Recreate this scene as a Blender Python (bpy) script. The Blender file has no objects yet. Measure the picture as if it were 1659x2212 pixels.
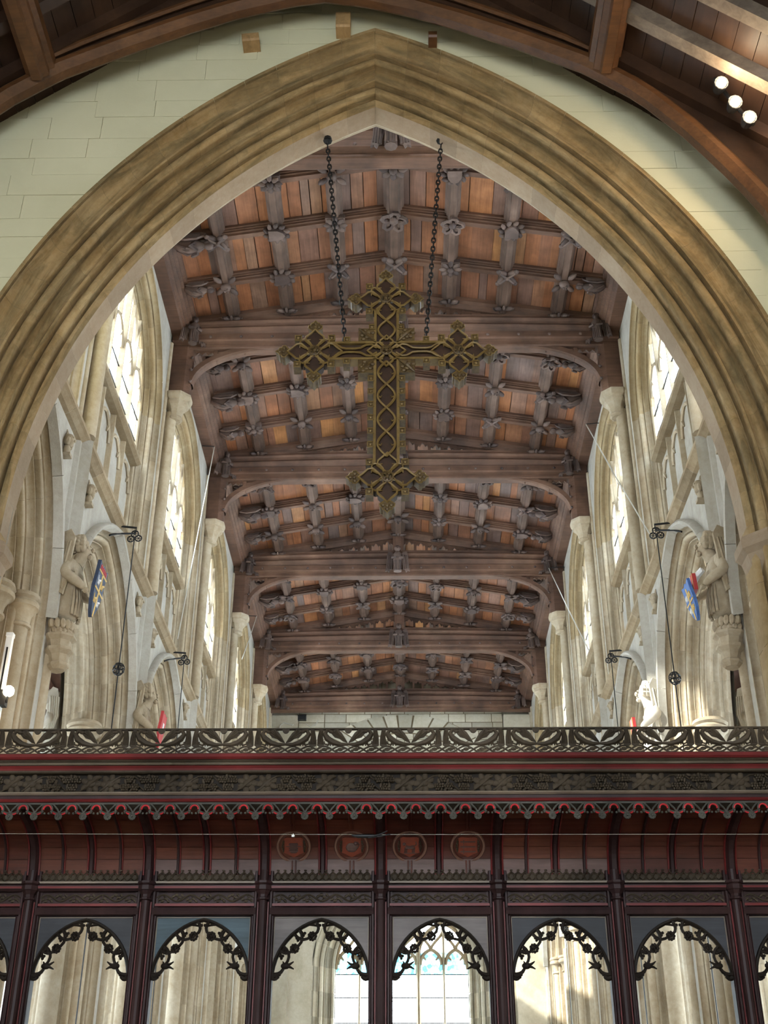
import bpy, math, random
from mathutils import Matrix, Vector
random.seed(7)
PI = math.pi
sc = bpy.context.scene
COL = sc.collection

# ------------------------------------------------------------------ camera
EYE = 1.6
def make_camera():
    f, p, yw, ro = 2621.0, 0.5280, 0.01827, 0.00276
    cp, sp = math.cos(p), math.sin(p)
    Z = Matrix.Rotation(yw, 3, 'Z')
    fw = Z @ Vector((0, cp, sp)); up = Z @ Vector((0, -sp, cp)); ri = Z @ Vector((1, 0, 0))
    c, s = math.cos(ro), math.sin(ro)
    r2 = c * ri + s * up; u2 = -s * ri + c * up
    cam = bpy.data.cameras.new('camera'); o = bpy.data.objects.new('camera', cam); COL.objects.link(o)
    cam.sensor_fit = 'VERTICAL'; cam.sensor_height = 24.0; cam.lens = 24.0 * f / 2212.0
    cam.clip_end = 300
    m = Matrix((r2, u2, -fw)).transposed().to_4x4(); m.translation = (0.12, 0, EYE)
    o.matrix_world = m
    sc.camera = o
make_camera()

# ------------------------------------------------------------------ light
SKY = 20.0
w = bpy.data.worlds.new('world'); sc.world = w; w.use_nodes = True
bg = w.node_tree.nodes['Background']; bg.inputs['Color'].default_value = (0.86, 0.94, 1.0, 1); bg.inputs['Strength'].default_value = SKY
sun = bpy.data.lights.new('sun', 'SUN'); sun.energy = 30.0; sun.angle = 0.02; sun.color = (1, 0.93, 0.8)
so = bpy.data.objects.new('sun', sun); COL.objects.link(so)
so.rotation_euler = Vector((0.86, 0.20, -0.62)).to_track_quat('-Z', 'Y').to_euler()
vs = sc.view_settings
vs.view_transform = 'Standard'; vs.look = 'None'; vs.gamma = 1.0; vs.use_curve_mapping = False; vs.exposure = 0.0

# ------------------------------------------------------------------ materials
def nt(name):
    m = bpy.data.materials.new(name); m.use_nodes = True
    t = m.node_tree; t.nodes.clear()
    out = t.nodes.new('ShaderNodeOutputMaterial'); b = t.nodes.new('ShaderNodeBsdfPrincipled')
    t.links.new(b.outputs[0], out.inputs[0])
    return m, t, b, out
def nd(t, kind, **kw):
    n = t.nodes.new(kind)
    for k, v in kw.items():
        if hasattr(n, k): setattr(n, k, v)
    return n
def ramp(t, fac, stops, interp='LINEAR'):
    r = t.nodes.new('ShaderNodeValToRGB'); r.color_ramp.interpolation = interp
    e = r.color_ramp.elements
    while len(e) > 1: e.remove(e[-1])
    e[0].position = stops[0][0]; e[0].color = (*stops[0][1], 1)
    for p, c in stops[1:]:
        x = e.new(p); x.color = (*c, 1)
    t.links.new(fac, r.inputs[0]); return r
def noise(t, vec, scale, detail=4, rough=0.6, dist=0.0):
    n = t.nodes.new('ShaderNodeTexNoise'); n.inputs['Scale'].default_value = scale
    n.inputs['Detail'].default_value = detail; n.inputs['Roughness'].default_value = rough; n.inputs['Distortion'].default_value = dist
    if vec is not None: t.links.new(vec, n.inputs['Vector'])
    return n
def mapping(t, src, scale):
    m = t.nodes.new('ShaderNodeMapping'); m.inputs['Scale'].default_value = scale
    t.links.new(src, m.inputs['Vector']); return m.outputs[0]
def mixc(t, fac, a, b, mode='MIX'):
    m = t.nodes.new('ShaderNodeMix'); m.data_type = 'RGBA'; m.blend_type = mode
    if isinstance(fac, (int, float)): m.inputs[0].default_value = fac
    else: t.links.new(fac, m.inputs[0])
    for i, v in ((6, a), (7, b)):
        if isinstance(v, tuple): m.inputs[i].default_value = (*v, 1)
        else: t.links.new(v, m.inputs[i])
    return m.outputs[2]
def bump(t, b, h, strength=0.3, dist=0.02):
    n = t.nodes.new('ShaderNodeBump'); n.inputs['Strength'].default_value = strength; n.inputs['Distance'].default_value = dist
    t.links.new(h, n.inputs['Height']); t.links.new(n.outputs[0], b.inputs['Normal'])
def objrand(t):
    oi = t.nodes.new('ShaderNodeObjectInfo'); ge = t.nodes.new('ShaderNodeNewGeometry')
    a = t.nodes.new('ShaderNodeMath'); a.operation = 'ADD'
    t.links.new(oi.outputs['Random'], a.inputs[0]); t.links.new(ge.outputs['Random Per Island'], a.inputs[1])
    f = t.nodes.new('ShaderNodeMath'); f.operation = 'FRACT'; t.links.new(a.outputs[0], f.inputs[0])
    return f.outputs[0]
def geopos(t): return t.nodes.new('ShaderNodeNewGeometry').outputs['Position']
M = {}
def stone(name, c1, c2, c3, uvstreak=False, vary=0.25, stain=(0.10, 0.07, 0.035), stain_lo=0.60):
    m, t, b, o = nt(name)
    pos = geopos(t)
    n1 = noise(t, pos, 1.3, 6, 0.65, 0.4); n2 = noise(t, pos, 14, 5, 0.7)
    r1 = ramp(t, n1.outputs['Fac'], [(0.30, c2), (0.5, c1), (0.72, c3)])
    col = mixc(t, 0.35, r1.outputs[0], ramp(t, n2.outputs['Fac'], [(0.3, c2), (0.7, c3)]).outputs[0])
    if uvstreak:
        uv = t.nodes.new('ShaderNodeUVMap').outputs[0]
        n3 = noise(t, mapping(t, uv, (0.5, 3.0, 1)), 2.4, 6, 0.68, 0.9)
        k = ramp(t, n3.outputs['Fac'], [(0.42, (0, 0, 0)), (0.72, (0.8, 0.8, 0.8))])
        col = mixc(t, k.outputs[0], col, stain)
    else:
        n3 = noise(t, mapping(t, pos, (1, 1, 0.35)), 2.2, 5, 0.65)
        k = ramp(t, n3.outputs['Fac'], [(stain_lo - 0.05, (0, 0, 0)), (stain_lo + 0.2, (0.55, 0.55, 0.55))])
        col = mixc(t, k.outputs[0], col, stain)
    rr = objrand(t)
    v = ramp(t, rr, [(0, (1 - vary,) * 3), (1, (1 + vary * 0.35,) * 3)])
    col = mixc(t, 1.0, col, v.outputs[0], 'MULTIPLY')
    t.links.new(col, b.inputs['Base Color']); b.inputs['Roughness'].default_value = 0.9
    n4 = noise(t, pos, 45, 4, 0.7)
    bump(t, b, n4.outputs['Fac'], 0.35, 0.01)
    M[name] = m
stone('stone_nave', (0.40, 0.32, 0.215), (0.28, 0.205, 0.12), (0.51, 0.445, 0.345), stain=(0.19, 0.12, 0.055), vary=0.22)
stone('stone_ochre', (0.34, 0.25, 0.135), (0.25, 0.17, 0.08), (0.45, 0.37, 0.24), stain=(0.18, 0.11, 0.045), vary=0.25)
stone('stone_string', (0.30, 0.22, 0.13), (0.21, 0.14, 0.07), (0.40, 0.325, 0.22), stain=(0.13, 0.075, 0.03), vary=0.2)
stone('stone_wall', (0.375, 0.345, 0.295), (0.29, 0.255, 0.20), (0.46, 0.435, 0.39), stain=(0.24, 0.19, 0.125), vary=0.1)
stone('stone_arch', (0.31, 0.20, 0.083), (0.205, 0.122, 0.043), (0.41, 0.30, 0.16), uvstreak=True, stain=(0.06, 0.05, 0.02), vary=0.16)
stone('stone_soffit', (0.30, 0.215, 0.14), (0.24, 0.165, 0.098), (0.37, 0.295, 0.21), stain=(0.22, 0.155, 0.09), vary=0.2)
stone('stone_west', (0.56, 0.50, 0.38), (0.42, 0.36, 0.25), (0.64, 0.59, 0.49), stain=(0.30, 0.24, 0.15), vary=0.4)
stone('stone_figure', (0.34, 0.27, 0.18), (0.23, 0.165, 0.095), (0.45, 0.385, 0.29), stain=(0.13, 0.085, 0.045), vary=0.05)
stone('stone_pale', (0.62, 0.575, 0.49), (0.48, 0.42, 0.33), (0.70, 0.665, 0.60), stain=(0.40, 0.33, 0.24), vary=0.05)

def wood(name, stops, axis=(18, 1.2, 18), rough=0.6, vary=True, grain=0.5, bumps=0.25, spec=0.3):
    m, t, b, o = nt(name)
    pos = geopos(t)
    base = ramp(t, objrand(t), stops).outputs[0] if vary else None
    if base is None:
        n0 = noise(t, pos, 1.1, 3); base = ramp(t, n0.outputs['Fac'], stops).outputs[0]
    n = noise(t, mapping(t, pos, axis), 1.6, 6, 0.65, 0.6)
    k = ramp(t, n.outputs['Fac'], [(0.3, (0.45,) * 3), (0.5, (0.9,) * 3), (0.75, (1.45,) * 3)])
    col = mixc(t, grain, base, mixc(t, 1.0, base, k.outputs[0], 'MULTIPLY'))
    n2 = noise(t, pos, 1.7, 4, 0.6)
    k2 = ramp(t, n2.outputs['Fac'], [(0.35, (0.6,) * 3), (0.65, (1.25,) * 3)])
    col = mixc(t, 0.8, col, k2.outputs[0], 'MULTIPLY')
    t.links.new(col, b.inputs['Base Color']); b.inputs['Roughness'].default_value = rough
    bump(t, b, n.outputs['Fac'], bumps, 0.006)
    b.inputs['Specular IOR Level'].default_value = spec
    M[name] = m
wood('roof_plank', [(0, (0.17, 0.08, 0.05)), (0.2, (0.30, 0.12, 0.055)), (0.38, (0.17, 0.115, 0.10)), (0.55, (0.345, 0.145, 0.062)), (0.72, (0.22, 0.098, 0.058)), (0.86, (0.14, 0.10, 0.09)), (1, (0.42, 0.19, 0.07))], (22, 1.0, 4))
wood('roof_beam', [(0.3, (0.08, 0.045, 0.033)), (0.55, (0.135, 0.072, 0.048)), (0.75, (0.19, 0.11, 0.074))], (1.0, 18, 18), vary=False)
wood('roof_rib', [(0.3, (0.09, 0.056, 0.043)), (0.55, (0.135, 0.086, 0.066)), (0.8, (0.21, 0.145, 0.115))], (18, 1.0, 18), vary=False)
wood('roof_carving', [(0, (0.065, 0.045, 0.042)), (0.5, (0.11, 0.077, 0.067)), (1, (0.155, 0.105, 0.088))], (3, 3, 3))
wood('chancel_timber', [(0.3, (0.06, 0.025, 0.010)), (0.6, (0.105, 0.046, 0.018)), (0.8, (0.17, 0.078, 0.03))], (1.0, 16, 16), vary=False, rough=0.4)
wood('chancel_dark', [(0.3, (0.026, 0.013, 0.008)), (0.6, (0.042, 0.021, 0.012)), (0.8, (0.065, 0.031, 0.017))], (6, 1.0, 6), vary=False, rough=0.5)
wood('limewash', [(0.3, (0.11, 0.082, 0.06)), (0.6, (0.19, 0.15, 0.115)), (0.8, (0.07, 0.045, 0.03))], (8, 8, 8), vary=False)
wood('oak_block', [(0.3, (0.24, 0.145, 0.062)), (0.8, (0.36, 0.235, 0.11))], (12, 4, 12), vary=False)
wood('screen_wood', [(0.3, (0.024, 0.012, 0.013)), (0.6, (0.04, 0.019, 0.019)), (0.8, (0.058, 0.029, 0.026))], (10, 10, 1.2), vary=False, rough=0.5, spec=0.2)
wood('screen_carving', [(0.3, (0.046, 0.034, 0.023)), (0.6, (0.072, 0.054, 0.037)), (0.8, (0.098, 0.074, 0.05))], (9, 9, 9), vary=False, rough=0.6, spec=0.12)
wood('screen_tracery', [(0.3, (0.014, 0.010, 0.008)), (0.8, (0.026, 0.019, 0.014))], (9, 9, 9), vary=False, rough=0.6, spec=0.12)
wood('screen_green', [(0.3, (0.06, 0.058, 0.05)), (0.8, (0.095, 0.088, 0.075))], (9, 9, 9), vary=False, rough=0.6, spec=0.12)
wood('cove_board', [(0, (0.07, 0.017, 0.012)), (0.5, (0.10, 0.027, 0.017)), (1, (0.125, 0.04, 0.022))], (1.5, 14, 14), rough=0.42)
wood('cove_board_worn', [(0, (0.085, 0.045, 0.04)), (0.5, (0.12, 0.07, 0.062)), (1, (0.145, 0.09, 0.08))], (1.5, 16, 16), rough=0.4)
wood('red_paint', [(0.3, (0.115, 0.012, 0.012)), (0.7, (0.17, 0.02, 0.02))], (1, 8, 8), vary=False, rough=0.45)
wood('bright_red', [(0.3, (0.42, 0.022, 0.028)), (0.7, (0.55, 0.035, 0.045))], (4, 4, 4), vary=False, rough=0.5)
wood('fillet_buff', [(0.3, (0.17, 0.135, 0.10)), (0.7, (0.24, 0.19, 0.145))], (1, 8, 8), vary=False, rough=0.5)
wood('spandrel_paint', [(0.3, (0.026, 0.027, 0.033)), (0.7, (0.045, 0.046, 0.055))], (1, 8, 14), vary=False, rough=0.55)
wood('spandrel_blue', [(0.3, (0.03, 0.05, 0.065)), (0.7, (0.07, 0.11, 0.135))], (1.4, 8, 14), vary=False, rough=0.55)
wood('spandrel_oak', [(0.3, (0.12, 0.098, 0.095)), (0.7, (0.17, 0.145, 0.14))], (1.2, 8, 16), vary=False, rough=0.5)
wood('aisle_wood', [(0.3, (0.07, 0.034, 0.025)), (0.7, (0.13, 0.06, 0.04))], (1, 1, 8), vary=False)

def plain(name, c, rough=0.5, metal=0.0, c2=None, sc_=20):
    m, t, b, o = nt(name)
    if c2:
        n = noise(t, geopos(t), sc_, 4); r = ramp(t, n.outputs['Fac'], [(0.35, c), (0.65, c2)]); t.links.new(r.outputs[0], b.inputs['Base Color'])
    else: b.inputs['Base Color'].default_value = (*c, 1)
    b.inputs['Roughness'].default_value = rough; b.inputs['Metallic'].default_value = metal
    M[name] = m
plain('gilt_rib', (0.14, 0.088, 0.026), 0.5, 0.15, (0.21, 0.14, 0.045), 9)
plain('cross_panel', (0.02, 0.008, 0.0035), 0.65, 0.0, (0.042, 0.017, 0.006), 12)
plain('cross_leaf', (0.055, 0.032, 0.011), 0.55, 0.1, (0.115, 0.074, 0.024), 25)
plain('iron', (0.018, 0.018, 0.02), 0.45, 0.6)
plain('lead', (0.03, 0.032, 0.036), 0.6)
plain('white_paint', (0.75, 0.75, 0.74), 0.5)
plain('cable', (0.45, 0.43, 0.38), 0.6)
plain('blue_paint', (0.06, 0.16, 0.42), 0.5, 0, (0.04, 0.10, 0.30), 15)
plain('navy_paint', (0.02, 0.035, 0.075), 0.5, 0, (0.03, 0.05, 0.11), 15)
plain('gold_paint', (0.62, 0.42, 0.14), 0.45)
plain('heraldic_red', (0.42, 0.03, 0.035), 0.5)
plain('heraldic_white', (0.66, 0.66, 0.66), 0.5)
plain('floor_stone', (0.30, 0.26, 0.20), 0.7, 0, (0.40, 0.35, 0.28), 2)
plain('mortar', (0.16, 0.12, 0.07), 0.95)
plain('black_box', (0.012, 0.012, 0.013), 0.5)
plain('chancel_plaster', (0.40, 0.36, 0.27), 0.9)

def plaster():
    m, t, b, o = nt('plaster'); pos = geopos(t)
    n1 = noise(t, pos, 0.9, 5); n2 = noise(t, pos, 9, 5, 0.65)
    c = ramp(t, n1.outputs['Fac'], [(0.3, (0.50, 0.48, 0.325)), (0.7, (0.58, 0.555, 0.385))])
    k = ramp(t, n2.outputs['Fac'], [(0.66, (0, 0, 0)), (0.80, (0.5, 0.5, 0.5))])
    col = mixc(t, k.outputs[0], c.outputs[0], (0.63, 0.59, 0.44))
    t.links.new(col, b.inputs['Base Color']); b.inputs['Roughness'].default_value = 0.75
    n3 = noise(t, pos, 6, 6, 0.6); bump(t, b, n3.outputs['Fac'], 0.35, 0.02)
    M['plaster'] = m
plaster()
def glass(name, tint, lead_scale, lead=(0.02, 0.022, 0.025), stain=None, came=0.014):
    m, t, b, o = nt(name); t.nodes.remove(b)
    uv = t.nodes.new('ShaderNodeUVMap').outputs[0]
    br = t.nodes.new('ShaderNodeTexBrick'); br.inputs['Scale'].default_value = lead_scale
    br.inputs['Mortar Size'].default_value = came; br.inputs['Brick Width'].default_value = 0.55; br.inputs['Row Height'].default_value = 0.7
    br.offset = 0.5
    t.links.new(uv, br.inputs['Vector'])
    tr = t.nodes.new('ShaderNodeBsdfTransparent'); tl = t.nodes.new('ShaderNodeBsdfTranslucent'); gl = t.nodes.new('ShaderNodeBsdfGlossy')
    gl.inputs['Roughness'].default_value = 0.15
    if stain:
        vo = t.nodes.new('ShaderNodeTexVoronoi'); vo.inputs['Scale'].default_value = 9.0; t.links.new(uv, vo.inputs['Vector'])
        sep = t.nodes.new('ShaderNodeSeparateColor'); t.links.new(vo.outputs['Color'], sep.inputs[0])
        rc = ramp(t, sep.outputs[0], stain, 'CONSTANT'); t.links.new(rc.outputs[0], tr.inputs[0]); t.links.new(rc.outputs[0], tl.inputs[0])
    else:
        tr.inputs[0].default_value = (*tint, 1); tl.inputs[0].default_value = (*tint, 1)
    m1 = t.nodes.new('ShaderNodeMixShader'); m1.inputs[0].default_value = 0.08
    t.links.new(tr.outputs[0], m1.inputs[1]); t.links.new(tl.outputs[0], m1.inputs[2])
    m2 = t.nodes.new('ShaderNodeMixShader'); m2.inputs[0].default_value = 0.05
    t.links.new(m1.outputs[0], m2.inputs[1]); t.links.new(gl.outputs[0], m2.inputs[2])
    df = t.nodes.new('ShaderNodeBsdfDiffuse'); df.inputs[0].default_value = (*lead, 1)
    m3 = t.nodes.new('ShaderNodeMixShader')
    t.links.new(br.outputs['Fac'], m3.inputs[0]); t.links.new(m2.outputs[0], m3.inputs[1]); t.links.new(df.outputs[0], m3.inputs[2])
    t.links.new(m3.outputs[0], o.inputs[0])
    M[name] = m
glass('glass_clear', (0.84, 0.92, 0.97), 6.0)
glass('glass_west', (0.85, 0.93, 0.95), 3.0)
glass('glass_stained', (1, 1, 1), 7.0, stain=[(0, (0.10, 0.30, 0.34)), (0.35, (0.06, 0.16, 0.22)), (0.55, (0.25, 0.42, 0.40)), (0.75, (0.03, 0.10, 0.16)), (0.9, (0.45, 0.5, 0.4))])
def emit(name, c, s):
    m, t, b, o = nt(name); t.nodes.remove(b)
    e = t.nodes.new('ShaderNodeEmission'); e.inputs[0].default_value = (*c, 1); e.inputs[1].default_value = s
    t.links.new(e.outputs[0], o.inputs[0]); M[name] = m
emit('bulb', (1, 0.82, 0.52), 60.0)

# ------------------------------------------------------------------ mesh helpers
class MB:
    def __init__(s): s.v = []; s.f = []; s.uv = []; s.mi = []
    def add(s, vs_, fs, uvs=None, mi=0):
        o = len(s.v); s.v += [tuple(v) for v in vs_]
        for k, f in enumerate(fs):
            s.f.append([i + o for i in f]); s.mi.append(mi)
            s.uv.append(uvs[k] if uvs else None)
        return s
    def box(s, x0, x1, y0, y1, z0, z1, mi=0, mat=None):
        v = [(x, y, z) for x in (x0, x1) for y in (y0, y1) for z in (z0, z1)]
        if mat: v = [tuple(mat @ Vector(p)) for p in v]
        return s.add(v, [(0, 1, 3, 2), (4, 6, 7, 5), (0, 4, 5, 1), (2, 3, 7, 6), (0, 2, 6, 4), (1, 5, 7, 3)], None, mi)
    def prism(s, poly, y0, y1, axis='Y', mi=0, mat=None):
        # poly in (a,b); extruded along axis.  Y: (a->x,b->z)   X: (a->y,b->z)   Z: (a->x,b->y)
        def P(a, b, h):
            q = {'Y': (a, h, b), 'X': (h, a, b), 'Z': (a, b, h)}[axis]
            return tuple(mat @ Vector(q)) if mat else q
        n = len(poly); v = [P(a, b, y0) for a, b in poly] + [P(a, b, y1) for a, b in poly]
        f = [tuple(range(n)), tuple(range(2 * n - 1, n - 1, -1))]
        f += [(i, i + n, (i + 1) % n + n, (i + 1) % n) for i in range(n)]
        return s.add(v, f, None, mi)
    def tube(s, pts, rad, n=6, mi=0, cap=True, flat=None):
        pts = [Vector(p) for p in pts]; m = len(pts)
        if not isinstance(rad, (list, tuple)): rad = [rad] * m
        closed = (pts[0] - pts[-1]).length < 1e-6 and m > 3
        v = []; prev = None
        for i, p in enumerate(pts):
            a = pts[i - 1] if i else (pts[-2] if closed else pts[0]); b = pts[i + 1] if i < m - 1 else (pts[1] if closed else pts[-1])
            t = (b - a)
            if t.length < 1e-9: t = Vector((0, 0, 1))
            t.normalize()
            if prev is None:
                ref = Vector((0, 1, 0)) if abs(t.y) < 0.9 else Vector((1, 0, 0))
                x = t.cross(ref).normalized()
            else:
                x = (prev - t * prev.dot(t))
                x = x.normalized() if x.length > 1e-6 else t.orthogonal().normalized()
            prev = x; y = t.cross(x)
            for k in range(n):
                an = 2 * PI * k / n; q = x * math.cos(an) * rad[i] + y * math.sin(an) * rad[i]
                v.append(tuple(p + q))
        f = []
        for i in range(m - 1):
            for k in range(n):
                f.append((i * n + k, i * n + (k + 1) % n, (i + 1) * n + (k + 1) % n, (i + 1) * n + k))
        if cap and not closed: f += [tuple(range(n - 1, -1, -1)), tuple(range((m - 1) * n, m * n))]
        return s.add(v, f, None, mi)
    def ball(s, c, r, nu=8, nv=6, sq=(1, 1, 1), mi=0, mat=None):
        v = [(0, 0, 1)]
        for j in range(1, nv):
            th = PI * j / nv
            for i in range(nu):
                v.append((math.sin(th) * math.cos(2 * PI * i / nu), math.sin(th) * math.sin(2 * PI * i / nu), math.cos(th)))
        v.append((0, 0, -1)); L = len(v) - 1
        f = [(0, 1 + i, 1 + (i + 1) % nu) for i in range(nu)]
        for j in range(nv - 2):
            for i in range(nu):
                a = 1 + j * nu; f.append((a + i, a + nu + i, a + nu + (i + 1) % nu, a + (i + 1) % nu))
        a = 1 + (nv - 2) * nu; f += [(a + i, L, a + (i + 1) % nu) for i in range(nu)]
        vv = []
        for p in v:
            q = Vector((p[0] * r * sq[0], p[1] * r * sq[1], p[2] * r * sq[2]))
            if mat: q = mat @ q
            vv.append((c[0] + q.x, c[1] + q.y, c[2] + q.z))
        return s.add(vv, f, None, mi)
    def lathe(s, prof, c=(0, 0, 0), n=12, mi=0, rot=0.0):
        v = []
        for r, z in prof:
            for k in range(n):
                an = 2 * PI * k / n + rot; v.append((c[0] + r * math.cos(an), c[1] + r * math.sin(an), c[2] + z))
        f = [(i * n + k, i * n + (k + 1) % n, (i + 1) * n + (k + 1) % n, (i + 1) * n + k) for i in range(len(prof) - 1) for k in range(n)]
        f += [tuple(range(n - 1, -1, -1)), tuple(range((len(prof) - 1) * n, len(prof) * n))]
        return s.add(v, f, None, mi)
    def strip(s, rows, closed=False, mi=0, uvs=None):
        # rows: list of equal-length point lists -> grid
        m, n = len(rows), len(rows[0]); v = [p for r in rows for p in r]; f = []; uu = []
        for i in range(m - 1):
            for k in range(n if closed else n - 1):
                k2 = (k + 1) % n
                f.append((i * n + k, i * n + k2, (i + 1) * n + k2, (i + 1) * n + k))
                if uvs: uu.append([uvs[i][k], uvs[i][k2], uvs[i + 1][k2], uvs[i + 1][k]])
        return s.add(v, f, uu if uvs else None, mi)
    def xf(s, mat):
        s.v = [tuple(mat @ Vector(p)) for p in s.v]; return s
    def mesh(s, name, mats, smooth=False):
        me = bpy.data.meshes.new(name); me.from_pydata(s.v, [], s.f)
        for m in (mats if isinstance(mats, (list, tuple)) else [mats]): me.materials.append(M[m])
        if any(u for u in s.uv):
            l = me.uv_layers.new(name='UVMap'); i = 0
            for k, f in enumerate(s.f):
                for j in range(len(f)):
                    l.data[i].uv = s.uv[k][j] if s.uv[k] else (0, 0); i += 1
        if any(s.mi): me.polygons.foreach_set('material_index', s.mi)
        if smooth:
            me.polygons.foreach_set('use_smooth', [True] * len(me.polygons))
            try: me.set_sharp_from_angle(angle=math.radians(48))
            except Exception: pass
        me.update(); return me
WM = {}
def link(o, parent=None, mat=None):
    mat = mat or Matrix()
    COL.objects.link(o); WM[o.name] = mat.copy()
    if parent is not None:
        o.parent = parent; o.matrix_basis = WM[parent.name].inverted() @ mat
    else: o.matrix_basis = mat
    return o
def tag(o, label=None, cat=None, group=None, kind=None):
    if label: o['label'] = label
    if cat: o['category'] = cat
    if group: o['group'] = group
    if kind: o['kind'] = kind
    return o
def empty(name, loc):
    o = bpy.data.objects.new(name, None); o.empty_display_size = 0.2
    return link(o, None, Matrix.Translation(loc))
def put(name, mb, mats, parent=None, smooth=False, center=True):
    """world-space mesh builder -> object whose origin is the middle of its bounds"""
    if center:
        lo = [min(p[i] for p in mb.v) for i in range(3)]; hi = [max(p[i] for p in mb.v) for i in range(3)]
        c = Vector([(a + b) / 2 for a, b in zip(lo, hi)])
        if parent is None: c.z = lo[2]
        mb.v = [(p[0] - c.x, p[1] - c.y, p[2] - c.z) for p in mb.v]
    else: c = Vector((0, 0, 0))
    return link(bpy.data.objects.new(name, mb.mesh(name, mats, smooth)), parent, Matrix.Translation(c))
def inst(name, me, mat, parent=None):
    return link(bpy.data.objects.new(name, me), parent, mat)
def TR(x, y, z): return Matrix.Translation((x, y, z))
def RX(a): return Matrix.Rotation(a, 4, 'X')
def RY(a): return Matrix.Rotation(a, 4, 'Y')
def RZ(a): return Matrix.Rotation(a, 4, 'Z')
def SC(x, y, z): return Matrix.Diagonal((x, y, z, 1))
def arc(c, r, a0, a1, n, plane='XZ', y=0.0):
    o = []
    for i in range(n + 1):
        a = a0 + (a1 - a0) * i / n
        o.append((c[0] + r * math.cos(a), y, c[1] + r * math.sin(a)))
    return o

# pointed arch:  half span a, rise h.  offset r inwards keeps the same centres
class Arch:
    def __init__(s, a, spring, h):
        s.a, s.z, s.h = a, spring, h; s.R = (a * a + h * h) / (2 * a); s.c = s.R - a
    def half(s, r, t):
        """left half, t 0..1 from spring to apex -> (u,z)"""
        R = s.R - r; a1 = math.acos(max(-1, min(1, -s.c / R))); an = PI + (a1 - PI) * t
        return s.c + R * math.cos(an), s.z + R * math.sin(an)
    def height(s, u, r=0.0):
        u = -abs(u); R = s.R - r; q = R * R - (u - s.c) ** 2
        return s.z + math.sqrt(max(q, 0.0))
    def length(s, r): return (s.R - r) * (PI - math.acos(-s.c / (s.R - r)))
def arch_piece(A, prof, t0, t1, n, side=-1, gap=0.004):
    """voussoir: profile [(r,d)] swept on part of a half arch; verts (d,u,z) -> x=d,y=u,z"""
    mb = MB(); L = A.length(0); g = gap / L
    a, b = t0 + g, t1 - g; rows = []; uvs = []
    s = 0; ss = [0]
    for i in range(1, len(prof)):
        s += math.hypot(prof[i][0] - prof[i - 1][0], prof[i][1] - prof[i - 1][1]); ss.append(s)
    for i in range(n + 1):
        t = a + (b - a) * i / n; row = []
        for r, d in prof:
            u, z = A.half(r, t); row.append((d, u if side < 0 else -u, z))
        rows.append(row); uvs.append([(t * L + (0 if side < 0 else 37), q) for q in ss])
    mb.strip(rows, uvs=uvs)
    return mb
def order(w, dpt, r0, d0):
    """fillet, deep quirk, hollow, quirk, three-quarter roll, quirk"""
    pts = [(0.0, 0.0), (0.10, 0.0), (0.105, 0.30), (0.14, 0.30), (0.145, 0.12)]
    pts += [(0.50 - 0.355 * math.cos(a), 0.12 + 0.46 * math.sin(a)) for a in [PI / 2 * k / 5 for k in range(1, 6)]]
    pts += [(0.51, 0.44), (0.545, 0.44), (0.55, 0.78), (0.585, 0.78)]
    pts += [(0.76 + 0.175 * math.cos(a), 0.70 + 0.2 * math.sin(a)) for a in [PI + PI * 1.1 * k / 6 for k in range(7)]]
    pts += [(0.935, 1.12), (0.985, 1.12), (1.0, 1.0)]
    return [(r0 + w * p, d0 + dpt * q) for p, q in pts]

# ------------------------------------------------------------------ setting: measurements (metres)
T = [12.49 + 4.33 * k for k in range(6)]; L = 4.33
WX = 3.88                                   # inner faces of the nave walls
YW = 34.9                                   # west wall
CX = -0.18                                  # centre of the great arch
YF = 9.575                                  # chancel face of the arch wall
CHX = -0.75                                 # ridge of the chancel roof
SWAP = Matrix(((0, 1, 0, 0), (1, 0, 0, 0), (0, 0, 1, 0), (0, 0, 0, 1)))

floor = tag(put('floor', MB().box(-9, 9, -4, 36, -0.2, 0), 'floor_stone'), kind='structure')

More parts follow.
